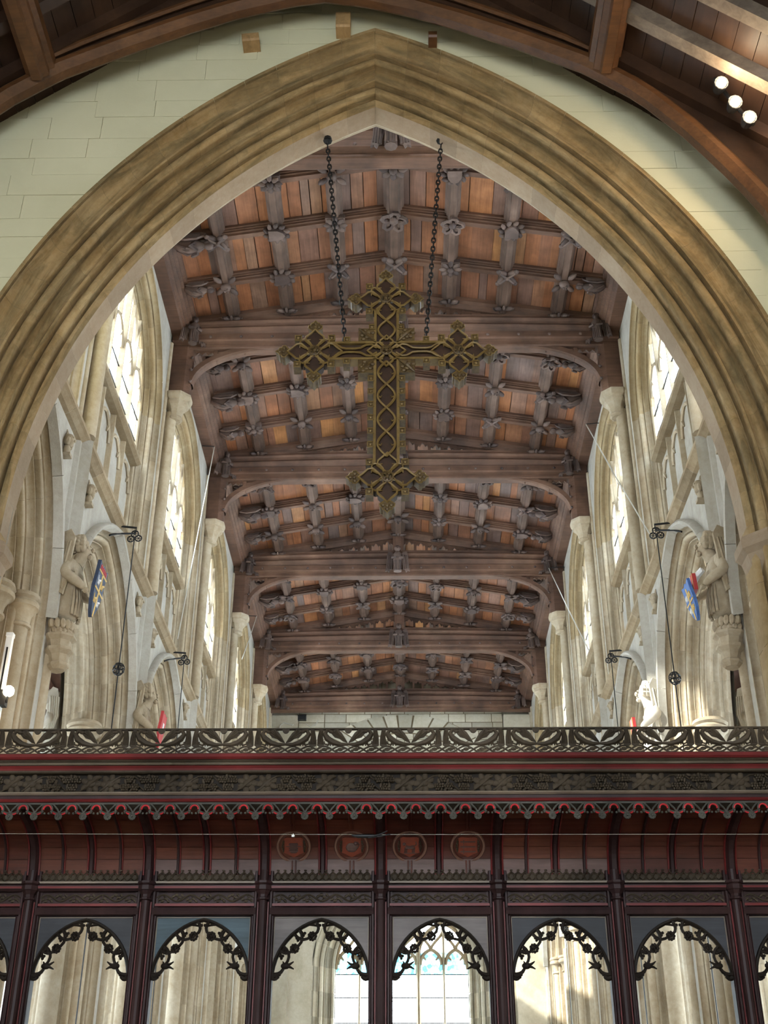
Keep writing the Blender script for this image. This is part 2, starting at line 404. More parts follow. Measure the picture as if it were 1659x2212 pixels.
# ------------------------------------------------------------------ great arch and its wall
GA = Arch(4.305, 7.241, 6.605)
def great_arch():
    mb = MB(); us = [-5.2 + 9.4 * i / 90 for i in range(91)]
    for y, top in ((YF + 0.02, 15.4), (YF + 1.11, 15.4)):
        for a, b in zip(us[:-1], us[1:]):
            m = (a + b) / 2
            za, zb = (GA.height(a - 0, 0) if abs(m) < 4.305 else 0), (GA.height(b, 0) if abs(m) < 4.305 else 0)
            mb.add([(a + CX, y, za), (b + CX, y, zb), (b + CX, y, top), (a + CX, y, top)], [(0, 1, 2, 3)])
    mb.box(-5.4, 4.1, YF + 0.02, YF + 1.11, 15.38, 15.45)
    root = tag(put('wall_arch', mb, 'plaster', center=False), kind='structure')
    lin = MB()
    for side in (-1, 1):
        q = arch_piece(GA, [(-0.01, 0.05), (0.70, 0.52), (0.70, 0.6), (-0.01, 1.06)], 0, 1, 40, side, 0).xf(TR(CX, YF, 0) @ SWAP); lin.strip([q.v[i * 4:i * 4 + 4] for i in range(41)])
    put('arch_core', lin, 'mortar', root)
    # painted masonry courses of the wall face
    rng = random.Random(3); z = 5.2
    while z < 15.2:
        h = rng.choice((0.26, 0.3, 0.34)); z1 = min(z + h, 15.25)
        for sgn in (-1, 1):
            lim = 5.15 if sgn < 0 else 4.0
            e0 = 0.0 if z >= GA.z + GA.h else None
            def edge(zz):
                q = GA.R ** 2 - max(0, zz - GA.z) ** 2
                return max(0.0, math.sqrt(max(q, 0)) - GA.c) if zz < GA.z + GA.h else 0.0
            x = lim
            while True:
                wd = rng.uniform(0.45, 0.95); xi = x - wd; em = max(edge(z), edge(z1))
                last = xi < em + 0.3
                g = 0.0025; off = rng.uniform(-0.004, 0.005)
                if last:
                    zs = [z + g + (z1 - z - 2 * g) * k / 5 for k in range(6)]
                    poly = [(x - g, z + g)] + [(edge(q), q) for q in zs] + [(x - g, z1 - g)]
                    if x - edge(z) < 0.02: break
                else: poly = [(x - g, z + g), (xi + g, z + g), (xi + g, z1 - g), (x - g, z1 - g)]
                poly = [(sgn * p + CX, q) for p, q in poly]
                if sgn < 0: poly = poly[::-1]
                put('stone', MB().prism(poly, YF + 0.006 + off, YF + 0.06), 'plaster', root)
                if last: break
                x = xi
        z = z1
    # moulded orders, cut into voussoirs
    def hol(r0, d0, r1, d1, k, n=6):
        return [(r0 + (r1 - r0) * i / n - k * math.sin(PI * i / n) * 0.45, d0 + (d1 - d0) * i / n + k * math.sin(PI * i / n)) for i in range(n + 1)]
    def rol(r, d, q, a0=PI * 0.85, a1=PI * 2.2, n=8): return [(r + q * math.cos(a0 + (a1 - a0) * i / n), d + q * math.sin(a0 + (a1 - a0) * i / n)) for i in range(n + 1)]
    pf = [(0, -0.012), (0.045, -0.012), (0.05, 0.045), (0.062, 0.045)] + hol(0.066, 0.0, 0.27, 0.10, 0.075) + [(0.275, 0.085), (0.30, 0.085), (0.303, 0.17), (0.315, 0.17)] + rol(0.365, 0.155, 0.045) + [(0.415, 0.25), (0.43, 0.25)] + hol(0.432, 0.20, 0.545, 0.255, 0.06) + [(0.55, 0.235), (0.575, 0.235), (0.578, 0.34), (0.595, 0.34)] + rol(0.645, 0.32, 0.045) + [(0.70, 0.43), (0.712, 0.43), (0.715, 0.375), (0.745, 0.385), (0.773, 0.425)]
    sf = [(0.773, 0.425), (0.773, 0.685)]
    bk = [(r, 1.11 - d) for r, d in pf[::-1]]
    N = 19
    for side in (-1, 1):
        for k in range(N):
            t0, t1 = k / N, (k + 1) / N
            mb = arch_piece(GA, pf, t0, t1, 5, side, 0.0015).xf(TR(CX, YF, 0) @ SWAP)
            put('voussoir', mb, 'stone_arch', root, True)
            mb = arch_piece(GA, sf, t0, t1, 5, side, 0.001).xf(TR(CX, YF, 0) @ SWAP)
            put('soffit_stone', mb, 'stone_soffit', root)
            mb = arch_piece(GA, bk, t0, t1, 4, side, 0.0).xf(TR(CX, YF, 0) @ SWAP)
            put('rear_voussoir', mb, 'stone_nave', root, True)
        # jamb below the springing, with the octagonal capital and its shaft
        s = side
        prof = pf + sf[1:] + bk[1:]
        for z0, z1 in [(7.24 - 0.6 * (k + 1), 7.24 - 0.6 * k) for k in range(12)]:
            rows = [[(CX + s * (GA.a - r), YF + d, z) for r, d in prof] for z in (max(z0, 0) + 0.003, z1)]
            put('jamb_stone', MB().strip(rows), 'stone_arch', root, True)
        cx = CX + s * 3.79
        o8 = PI / 8
        mb = MB().lathe([(0.24, 7.15), (0.34, 7.14), (0.36, 7.10), (0.36, 7.01), (0.335, 6.985), (0.31, 6.96), (0.29, 6.87), (0.25, 6.79), (0.23, 6.74), (0.25, 6.72), (0.25, 6.68), (0.215, 6.64), (0.18, 6.57), (0.17, 6.5)], (cx, YF + 0.555, 0), 8, rot=o8)
        put('capital', mb, 'stone_soffit', root)
        put('shaft', MB().lathe([(0.17, 6.5), (0.17, 0.0)], (cx + s * 0.03, YF + 0.555, 0), 14), 'stone_soffit', root, True)
great_arch()

# ------------------------------------------------------------------ nave walls
AR = Arch(1.95, 7.40, 2.42)                # arcade arch
WN = Arch(1.85, 12.90, 1.90)               # clerestory window arch
ar_half = order(0.19, 0.16, 0, 0) + order(0.18, 0.16, 0.19, 0.16) + order(0.15, 0.15, 0.37, 0.32)
ar_prof = ar_half + [(r, 0.94 - d) for r, d in ar_half[::-1]]
wn_prof = order(0.26, 0.16, 0, 0) + order(0.20, 0.14, 0.26, 0.16)
SILL = 11.92; STR = 9.93
def local_wall(sx):
    return lambda y: TR(sx * WX, y, 0) @ SC(sx, 1, 1)
ARV = [arch_piece(AR, ar_prof, k / 7, (k + 1) / 7, 4, -1, 0.0012).mesh('voussoir', 'stone_nave', True) for k in range(7)]
ARVm = [arch_piece(AR, ar_prof, k / 7, (k + 1) / 7, 4, 1, 0.0012).mesh('voussoir', 'stone_nave', True) for k in range(7)]
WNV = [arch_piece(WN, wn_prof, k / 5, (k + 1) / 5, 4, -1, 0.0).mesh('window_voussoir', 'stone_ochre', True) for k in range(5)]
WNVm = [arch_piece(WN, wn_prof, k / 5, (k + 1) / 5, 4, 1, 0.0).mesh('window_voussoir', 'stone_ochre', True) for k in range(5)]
def jamb_mesh(prof, a, h, side):
    rows = [[(d, side * (a - r), z) for r, d in prof] for z in (0.0 if a < 1.9 else 0.001, h if a < 1.9 else h - 0.001)]
    return MB().strip(rows).mesh('jamb_stone', 'stone_nave', True)
ARJ = {s: jamb_mesh(ar_prof, 1.95, 0.74, s) for s in (-1, 1)}
WNJ = {s: jamb_mesh(wn_prof, 1.85, (12.90 - 9.98) / 4, s) for s in (-1, 1)}
HOOD = [arch_piece(AR, [(-0.05, 0.0), (-0.05, -0.085), (-0.02, -0.115), (0.015, -0.105), (0.03, -0.05), (0.05, 0.0)], k / 4, (k + 1) / 4, 5, -1, 0.003).mesh('hood_mould', 'stone_wall', True) for k in range(4)]
HOODm = [arch_piece(AR, [(-0.05, 0.0), (-0.05, -0.085), (-0.02, -0.115), (0.015, -0.105), (0.03, -0.05), (0.05, 0.0)], k / 4, (k + 1) / 4, 5, 1, 0.003).mesh('hood_mould', 'stone_wall', True) for k in range(4)]
string_sec = [(0, -0.09), (-0.05, -0.07), (-0.10, -0.02), (-0.13, 0.0), (-0.13, 0.05), (-0.07, 0.10), (0, 0.15)]
def ring_strip(sec, y0, y1):
    return MB().strip([[(d, y, STR + z) for d, z in sec] for y in (y0, y1)])
STRM = ring_strip(string_sec, 0.002, L / 6 - 0.002).mesh('string_course', 'stone_string')
pier_shaft = MB().lathe([(0.135, 7.28), (0.135, 0)], (0.5, 0, 0), 14).mesh('pier_shaft', 'stone_nave', True)
pier_cap = MB().lathe([(0.14, 7.18), (0.17, 7.19), (0.17, 7.22), (0.145, 7.24), (0.16, 7.33), (0.20, 7.40), (0.24, 7.42), (0.25, 7.46), (0.22, 7.50), (0.25, 7.53), (0.23, 7.58), (0.15, 7.60)], (0.5, 0, 0), 16).mesh('capital', 'stone_nave', True)
wall_shaft = MB().lathe([(0.105, STR + 0.05), (0.105, 13.34)], (-0.08, 0, 0), 12).mesh('wall_shaft', 'stone_nave', True)
side_roll = MB().lathe([(0.045, STR + 0.05), (0.045, 14.7)], (0.0, 0, 0), 8).mesh('side_roll', 'stone_nave', True)
low_shaft = MB().strip([[(0.0, -0.17, z), (-0.05, -0.12, z), (-0.05, -0.07, z), (-0.17, 0, z), (-0.05, 0.07, z), (-0.05, 0.12, z), (0, 0.17, z)] for z in (8.2, STR)]).mesh('wall_shaft', 'stone_wall')
wall_cap = MB().lathe([(0.10, 13.20), (0.13, 13.22), (0.13, 13.25), (0.11, 13.28), (0.13, 13.38), (0.18, 13.46), (0.22, 13.49), (0.22, 13.54), (0.25, 13.56), (0.27, 13.62), (0.27, 13.67), (0.1, 13.68)], (-0.16, 0, 0), 8, rot=PI / 8).mesh('capital', 'stone_nave')

def nave_wall(sx, name):
    W = local_wall(sx)
    mb = MB()
    def quad(u0, u1, z0a, z0b, z1a, z1b, yc, d=0.0):
        x = sx * (WX + d)
        mb.add([(x, yc + u0, z0a), (x, yc + u1, z0b), (x, yc + u1, z1b), (x, yc + u0, z1a)], [(0, 1, 2, 3)])
    bays = [(-1, T[0] - L / 2, 0.36, L / 2)] + [(k, T[k] + L / 2, -L / 2, L / 2) for k in range(5)]
    for k, yc, ua, ub in bays:
        us = sorted(set([ua, ub] + [x for x in [-1.95, 1.95, -1.85, 1.85] + [-1.85 + 3.7 * i / 44 for i in range(45)] if ua < x < ub]))
        for a, b in zip(us[:-1], us[1:]):
            m = (a + b) / 2
            la, lb = (AR.height(a), AR.height(b)) if abs(m) < 1.95 else (0, 0)
            quad(a, b, la, lb, 9.98, 9.98, yc); quad(a, b, la, lb, 9.9, 9.9, yc, 1.0)
            if abs(m) < 1.85: quad(a, b, WN.height(a), WN.height(b), 15.5, 15.5, yc)
            else: quad(a, b, 9.98, 9.98, 15.5, 15.5, yc)
    quad(0, YW - T[5] + 0.1, 0, 0, 15.5, 15.5, T[5])
    # closing surfaces inside the thickness of the wall
    mb.add([(sx * WX, 10.6, 9.88), (sx * WX, 35, 9.88), (sx * (WX + 1.05), 35, 9.88), (sx * (WX + 1.05), 10.6, 9.88)], [(0, 1, 2, 3)])
    for k, yc, ua, ub in bays:
        for s in ((1,) if k < 0 else (-1, 1)):
            lin = arch_piece(WN, [(-0.05, 0.06), (0.42, 0.36)], 0, 1, 12, s, 0).xf(W(yc))
            mb.strip([lin.v[i * 2:i * 2 + 2] for i in range(13)])
            mb.add([tuple(W(yc) @ Vector(p)) for p in [(0.06, s * 1.9, 9.7), (0.36, s * 1.43, 9.7), (0.36, s * 1.43, 12.95), (0.06, s * 1.9, 12.95)]], [(0, 1, 2, 3)])
    root = tag(put(name, mb, 'stone_wall', center=False), kind='structure')
    for k, yc, ua, ub in bays:
        B = W(yc)
        for s in ((1,) if k < 0 else (-1, 1)):
            for me in (ARV if s < 0 else ARVm): inst('voussoir', me, B, root)
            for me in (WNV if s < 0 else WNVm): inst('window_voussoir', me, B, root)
            for me in (HOOD if s < 0 else HOODm): inst('hood_mould', me, B, root)
            for j in range(10): inst('jamb_stone', ARJ[s], B @ TR(0, 0, 0.74 * j), root)
            for j in range(4): inst('window_jamb_stone', WNJ[s], B @ TR(0, 0, 9.98 + j * (12.90 - 9.98) / 4), root)
            for uu, dd, kk in ((1.43, -0.03, 1.0), (1.74, -0.27, 0.8)):
                q = B @ TR(0.5 + dd, s * uu, 0) @ SC(kk, kk, 1) @ TR(-0.5, 0, 0)
                inst('pier_shaft', pier_shaft, q, root); inst('capital', pier_cap, q, root)
        for j in range(6):
            u = -L / 2 + j * L / 6
            if u + 0.01 >= ua - 0.3: inst('string_course', STRM, B @ TR(0, u, 0), root)
    for k in range(6):
        B = W(T[k])
        inst('wall_shaft', wall_shaft, B, root); inst('capital', wall_cap, B, root)
        inst('low_shaft', low_shaft, B, root)
        for s in (-1, 1): inst('side_roll', side_roll, B @ TR(0, s * 0.2, 0), root)
    # clerestory windows
    return root
WL = nave_wall(-1, 'wall_left'); WR = nave_wall(1, 'wall_right')

# windows -----------------------------------------------------------
def mull_sec(w, dp): return [(-w / 2, dp * 0.5), (-w / 2, 0.15 * dp), (-w * 0.15, -dp * 0.5), (w * 0.15, -dp * 0.5), (w / 2, 0.15 * dp), (w / 2, dp * 0.5)]
def mullion(u, z0, z1, w=0.085, dp=0.13, d=0.28):
    sec = mull_sec(w, dp); return MB().strip([[(d + q, u + p, z) for p, q in sec + sec[:1]] for z in (z0, z1)])
GR = 0.45                                    # radial offset of the glazing line
def clerestory(n, sx, yc):
    root = tag(empty('window_%d' % n, (sx * (WX + 0.29), yc, STR)), kind='structure')
    B = TR(sx * WX, yc, 0) @ SC(sx, 1, 1)
    hw = 1.85 - GR
    for u in (-hw / 2, 0, hw / 2):
        put('mullion', mullion(u, 9.96, WN.height(u, GR) + 0.03).xf(B), 'stone_nave', root)
    for k in range(4):
        u0 = -hw + hw / 2 * k; u1 = u0 + hw / 2; um = (u0 + u1) / 2
        mb = MB(); cols = 6
        for i in range(cols):
            a = u0 + (u1 - u0) * i / cols; b = u0 + (u1 - u0) * (i + 1) / cols
            q = [(a, SILL), (b, SILL), (b, WN.height(b, GR)), (a, WN.height(a, GR))]
            mb.add([(0.29, p, z) for p, z in q], [(0, 1, 2, 3)], [q])
        put('pane', mb.xf(B), 'glass_clear', root)
        put('blind_panel', MB().add([(0.29, u0, 9.9), (0.29, u1, 9.9), (0.29, u1, SILL), (0.29, u0, SILL)], [(0, 1, 2, 3)]).xf(B), 'stone_wall', root)
        # cusped light head, above and for the blind panel below
        for zs, top, nm in ((13.05, 0.42, 'light_head'), (11.30, 0.40, 'panel_head')):
            if zs + top > WN.height(um, GR): zs = WN.height(um, GR) - top - 0.1
            A = Arch((u1 - u0) / 2 - 0.02, zs, top); mb = MB()
            for s in (-1, 1):
                pts = []
                for i in range(7):
                    p, z = A.half(0.02, i / 6); pts.append((0.275, um + (p if s < 0 else -p), z))
                mb.tube(pts, 0.032, 5)
                p, z = A.half(0.02, 0.5); p2, z2 = A.half(0.13, 0.38)
                mb.tube([(0.275, um + (p if s < 0 else -p), z), (0.275, um + (p2 if s < 0 else -p2), z2)], [0.032, 0.012], 5)
            put(nm, mb.xf(B), 'stone_nave', root)
        zt = WN.height(um, GR)
        if zt - 13.5 > 0.1: put('tracery_bar', mullion(um, 13.45, zt + 0.02, 0.05, 0.09).xf(B), 'stone_nave', root)
        for zz in (12.3, 12.7): put('saddle_bar', MB().box(0.265, 0.28, u0, u1, zz, zz + 0.018).xf(B), 'iron', root)
    for s in (-1, 1):
        mb = MB(); pts = []
        for i in range(9):
            q = i / 8; u = s * (0.0 + hw / 2 * math.sin(q * PI / 2)); z = 14.30 - 0.60 * q * q
            pts.append((0.275, u, min(z, WN.height(u, GR))))
        put('tracery_bar', mb.tube(pts, 0.035, 5).xf(B), 'stone_nave', root)
    sec = [(0.32, SILL + 0.04), (0.12, SILL - 0.01), (0.12, SILL - 0.06), (0.18, SILL - 0.09), (0.32, SILL - 0.1)]
    put('sill', MB().prism(sec, 0, 1, 'Y').xf(Matrix(((1, 0, 0, 0), (0, 2 * hw, 0, -hw), (0, 0, 1, 0), (0, 0, 0, 1)))).xf(B), 'stone_string', root)
n = 1
for sx in (-1, 1):
    for k in range(-1, 5):
        if k < 0: continue
        clerestory(n, sx, T[k] + L / 2); n += 1

# west wall ---------------------------------------------------------
WW = Arch(2.45, 7.6, 2.6)
ww_prof = order(0.32, 0.28, 0, 0) + order(0.30, 0.30, 0.32, 0.28)
def west():
    mb = MB(); us = sorted(set([-8.6, 8.6, -2.45, 2.45] + [-2.45 + 4.9 * i / 40 for i in range(41)]))
    for a, b in zip(us[:-1], us[1:]):
        if abs(a + b) / 2 < 2.45:
            mb.add([(a, YW, WW.height(a)), (b, YW, WW.height(b)), (b, YW, 16.3), (a, YW, 16.3)], [(0, 1, 2, 3)])
            mb.add([(a, YW, 0), (b, YW, 0), (b, YW, 3.2), (a, YW, 3.2)], [(0, 1, 2, 3)])
        else: mb.add([(a, YW, 0), (b, YW, 0), (b, YW, 16.3), (a, YW, 16.3)], [(0, 1, 2, 3)])
    for s in (-1, 1):
        lin = arch_piece(WW, [(-0.05, 0.04), (0.57, 0.62)], 0, 1, 12, s, 0).xf(TR(0, YW, 0) @ SWAP); mb.strip([lin.v[i * 2:i * 2 + 2] for i in range(13)])
        mb.add([(s * 2.5, YW + 0.04, 3), (s * 1.88, YW + 0.62, 3), (s * 1.88, YW + 0.62, 7.7), (s * 2.5, YW + 0.04, 7.7)], [(0, 1, 2, 3)])
    root = tag(put('wall_west', mb, 'stone_west', center=False), kind='structure')
    for s in (-1, 1):
        for k in range(6): put('window_voussoir', arch_piece(WW, ww_prof, k / 6, (k + 1) / 6, 4, s, 0.004).xf(TR(0, YW, 0) @ SWAP), 'stone_west', root, True)
        for k in range(7): put('window_jamb_stone', MB().strip([[(s * (2.45 - r), YW + d, z) for r, d in ww_prof] for z in (3.1 + 0.643 * k + 0.003, 3.1 + 0.643 * (k + 1))]), 'stone_west', root, True)
        put('pilaster', MB().box(s * 3.1, s * 3.88, YW - 0.22, YW, 0, 14.75), 'stone_west', root)
    # ashlar courses and the relieving arch under the last beam
    put('mortar_bed', MB().box(-3.08, 3.08, YW - 0.026, YW - 0.006, 11.7, 16.2), 'mortar', root)
    rng = random.Random(5); z = 11.7
    while z < 16.2:
        h = rng.choice((0.22, 0.27)); x = -3.08
        while x < 3.08:
            wd = rng.uniform(0.42, 0.8); x1 = min(x + wd, 3.08)
            if x1 > 3.0: x1 = 3.08
            put('stone', MB().box(x + 0.012, x1 - 0.012, YW - 0.036 - rng.uniform(0, 0.016), YW + 0.02, z + 0.011, z + h - 0.011), 'stone_west', root)
            x = x1
        z += h
    cz = 13.0; a = 0.42
    put('relieving_bed', MB().prism([(0.1 + 1.5 * r * math.cos(q), cz + r * math.sin(q)) for r, q in [(1.80, 0.4 + 2.34 * i / 20) for i in range(21)] + [(1.22, 2.74 - 2.34 * i / 20) for i in range(21)]], YW - 0.06, YW - 0.03), 'mortar', root)
    while a < PI - 0.45:
        b = a + rng.uniform(0.15, 0.24); r0, r1 = 1.25, 1.78 + rng.uniform(0, 0.06)
        p = [(0.1 + r0 * 1.5 * math.cos(a + 0.011), cz + r0 * math.sin(a + 0.011)), (0.1 + r1 * 1.5 * math.cos(a + 0.011), cz + r1 * math.sin(a + 0.011)),
             (0.1 + r1 * 1.5 * math.cos(b - 0.011), cz + r1 * math.sin(b - 0.011)), (0.1 + r0 * 1.5 * math.cos(b - 0.011), cz + r0 * math.sin(b - 0.011))]
        put('relieving_stone', MB().prism(p, YW - 0.072 - rng.uniform(0, 0.012), YW - 0.05), 'stone_west', root); a = b
    # the window
    wr = tag(empty('window_11', (0, YW + 0.6, 3.1)), kind='structure')
    B = TR(0, YW, 0) @ SWAP; hw = 1.83; g = 0.62
    xs = [-hw, -1.165, -0.46, 0.46, 1.165, hw]
    for x, wd in ((-1.165, 0.085), (-0.46, 0.15), (0.46, 0.15), (1.165, 0.085)):
        put('mullion', mullion(x, 3.1, WW.height(x, g) + 0.03, wd, 0.26, 0.58).xf(B), 'stone_string', wr)
    for u0, u1 in zip(xs[:-1], xs[1:]):
        for z0, z1, mt in ((3.1, 5.5, 'glass_west'), (5.5, 7.45, 'glass_west'), (7.45, 8.05, 'glass_stained'), (8.05, 12, 'glass_west')):
            mb = MB()
            for i in range(5):
                a = u0 + (u1 - u0) * i / 5; b = u0 + (u1 - u0) * (i + 1) / 5
                q = [(a, z0), (b, z0), (b, max(z0, min(z1, WW.height(b, g)))), (a, max(z0, min(z1, WW.height(a, g))))]
                if q[2][1] > z0 or q[3][1] > z0: mb.add([(0.6, p, z) for p, z in q], [(0, 1, 2, 3)], [q])
            if mb.f: put('pane', mb.xf(B), mt, wr)
        for zz in (4.2, 5.5, 6.2, 6.85, 7.45): put('saddle_bar', MB().box(0.585, 0.6, u0, u1, zz, zz + 0.025).xf(B), 'iron', wr)
        um = (u0 + u1) / 2; A = Arch((u1 - u0) / 2 - 0.03, 7.72, 0.42); mb = MB()
        for s in (-1, 1):
            for rr in (0.02,):
                pts = [(0.58, um + (-s) * A.half(rr, i / 6)[0] * 1.0, A.half(rr, i / 6)[1]) for i in range(7)]
                mb.tube(pts, 0.05, 5)
            p, z = A.half(0.02, 0.45); p2, z2 = A.half(0.16, 0.4); mb.tube([(0.58, um - s * p, z), (0.58, um - s * p2, z2)], [0.05, 0.02], 5)
        put('light_head', mb.xf(B), 'stone_string', wr)
        # upper tracery: reticulated bars
        zt = WW.height(um, g)
        if zt > 8.2:
            mb = MB(); w2 = (u1 - u0) / 2
            for s in (-1, 1):
                pts = []
                for i in range(13):
                    q = i / 12; zz = 8.1 + q * 1.5; xx = um + s * (w2 * 0.5 * (1 - math.cos(q * 4 * PI / 1.5 * 1.0)) )
                    if zz < WW.height(xx, g) - 0.01 and abs(xx) < hw: pts.append((0.58, xx, zz))
                if len(pts) > 2: mb.tube(pts, 0.042, 5)
            if mb.f: put('tracery_bar', mb.xf(B), 'stone_string', wr)
    for s in (-1, 1):
        A2 = Arch(0.69, 7.9, 0.95); mb = MB(); cx = s * 1.145
        for q in (-1, 1): mb.tube([(0.58, cx - q * A2.half(0, i / 8)[0], min(A2.half(0, i / 8)[1], WW.height(cx - q * A2.half(0, i / 8)[0], g))) for i in range(9)], 0.06, 5)
        put('sub_arch', mb.xf(B), 'stone_string', wr)
    put('sill', MB().box(-2.5, 2.5, YW, YW + 0.7, 3.0, 3.15), 'stone_string', wr)
west()

# aisles ------------------------------------------------------------
def aisle(sx, nm, n0):
    mb = MB(); X = sx * 8.4; A = Arch(1.25, 5.2, 1.4)
    for k in range(-1, 5):
        yc = T[0] + L * (k + 0.5); ua = -L / 2 if k >= 0 else -0.1
        us = sorted(set([ua, L / 2] + [x for x in [-1.25, 1.25] + [-1.25 + 2.5 * i / 24 for i in range(25)] if ua < x < L / 2]))
        for a, b in zip(us[:-1], us[1:]):
            if abs(a + b) / 2 < 1.25:
                mb.add([(X, yc + a, 0), (X, yc + b, 0), (X, yc + b, 2.6), (X, yc + a, 2.6)], [(0, 1, 2, 3)])
                mb.add([(X, yc + a, A.height(a)), (X, yc + b, A.height(b)), (X, yc + b, 9), (X, yc + a, 9)], [(0, 1, 2, 3)])
            else: mb.add([(X, yc + a, 0), (X, yc + b, 0), (X, yc + b, 9), (X, yc + a, 9)], [(0, 1, 2, 3)])
    mb.add([(sx * 3.7, 10.2, 0), (sx * 8.6, 10.2, 0), (sx * 8.6, 10.2, 10), (sx * 3.7, 10.2, 10)], [(0, 1, 2, 3)])
    mb.add([(X, T[5], 0), (X, 35, 0), (X, 35, 9), (X, T[5], 9)], [(0, 1, 2, 3)])
    tag(put(nm, mb, 'stone_wall', center=False), kind='structure')
    for k in range(5):
        yc = T[0] + L * (k + 0.5)
        wr = tag(empty('window_%d' % (n0 + k), (X, yc, 2.6)), kind='structure')
        for u0, u1 in ((-1.25, -0.42), (-0.42, 0.42), (0.42, 1.25)):
            g = MB()
            for i in range(4):
                a = u0 + (u1 - u0) * i / 4; b = u0 + (u1 - u0) * (i + 1) / 4; q = [(a, 2.6), (b, 2.6), (b, A.height(b)), (a, A.height(a))]
                g.add([(X + sx * 0.05, yc + p, z) for p, z in q], [(0, 1, 2, 3)], [q])
            put('pane', g, 'glass_clear', wr)
        for u in (-0.42, 0.42): put('mullion', mullion(u, 2.6, A.height(u), 0.1, 0.2, 0).xf(TR(X, yc, 0) @ SC(sx, 1, 1)), 'stone_wall', wr)
    # aisle roof with its beams
    rb = MB().prism([(sx * 4.7, 9.80), (sx * 8.7, 8.85), (sx * 8.7, 8.95), (sx * 4.7, 9.92)], 10.2, 35.2)
    rr = tag(put('ceiling_aisle_' + ('left' if sx < 0 else 'right'), rb, 'aisle_wood', center=False), kind='structure')
    for k in range(0, 12):
        y = T[0] - 1.0 + k * L / 2
        big = k % 2
        mat = TR(sx * 4.75, y, 9.75) @ SC(sx, 1, 1) @ RY(math.atan2(0.95, 4))
        put('beam', MB().box(0, 3.75, -0.13 - 0.05 * big, 0.13 + 0.05 * big, -0.22 - 0.12 * big, 0.0).xf(mat), 'aisle_wood', rr)
    for j in (1.2, 2.4):
        put('purlin', MB().box(sx * (4.75 + j) - 0.09, sx * (4.75 + j) + 0.09, 10.3, 34.9, 9.75 - 0.24 * j - 0.17, 9.75 - 0.24 * j), 'aisle_wood', rr)
aisle(-1, 'wall_aisle_left', 12); aisle(1, 'wall_aisle_right', 17)

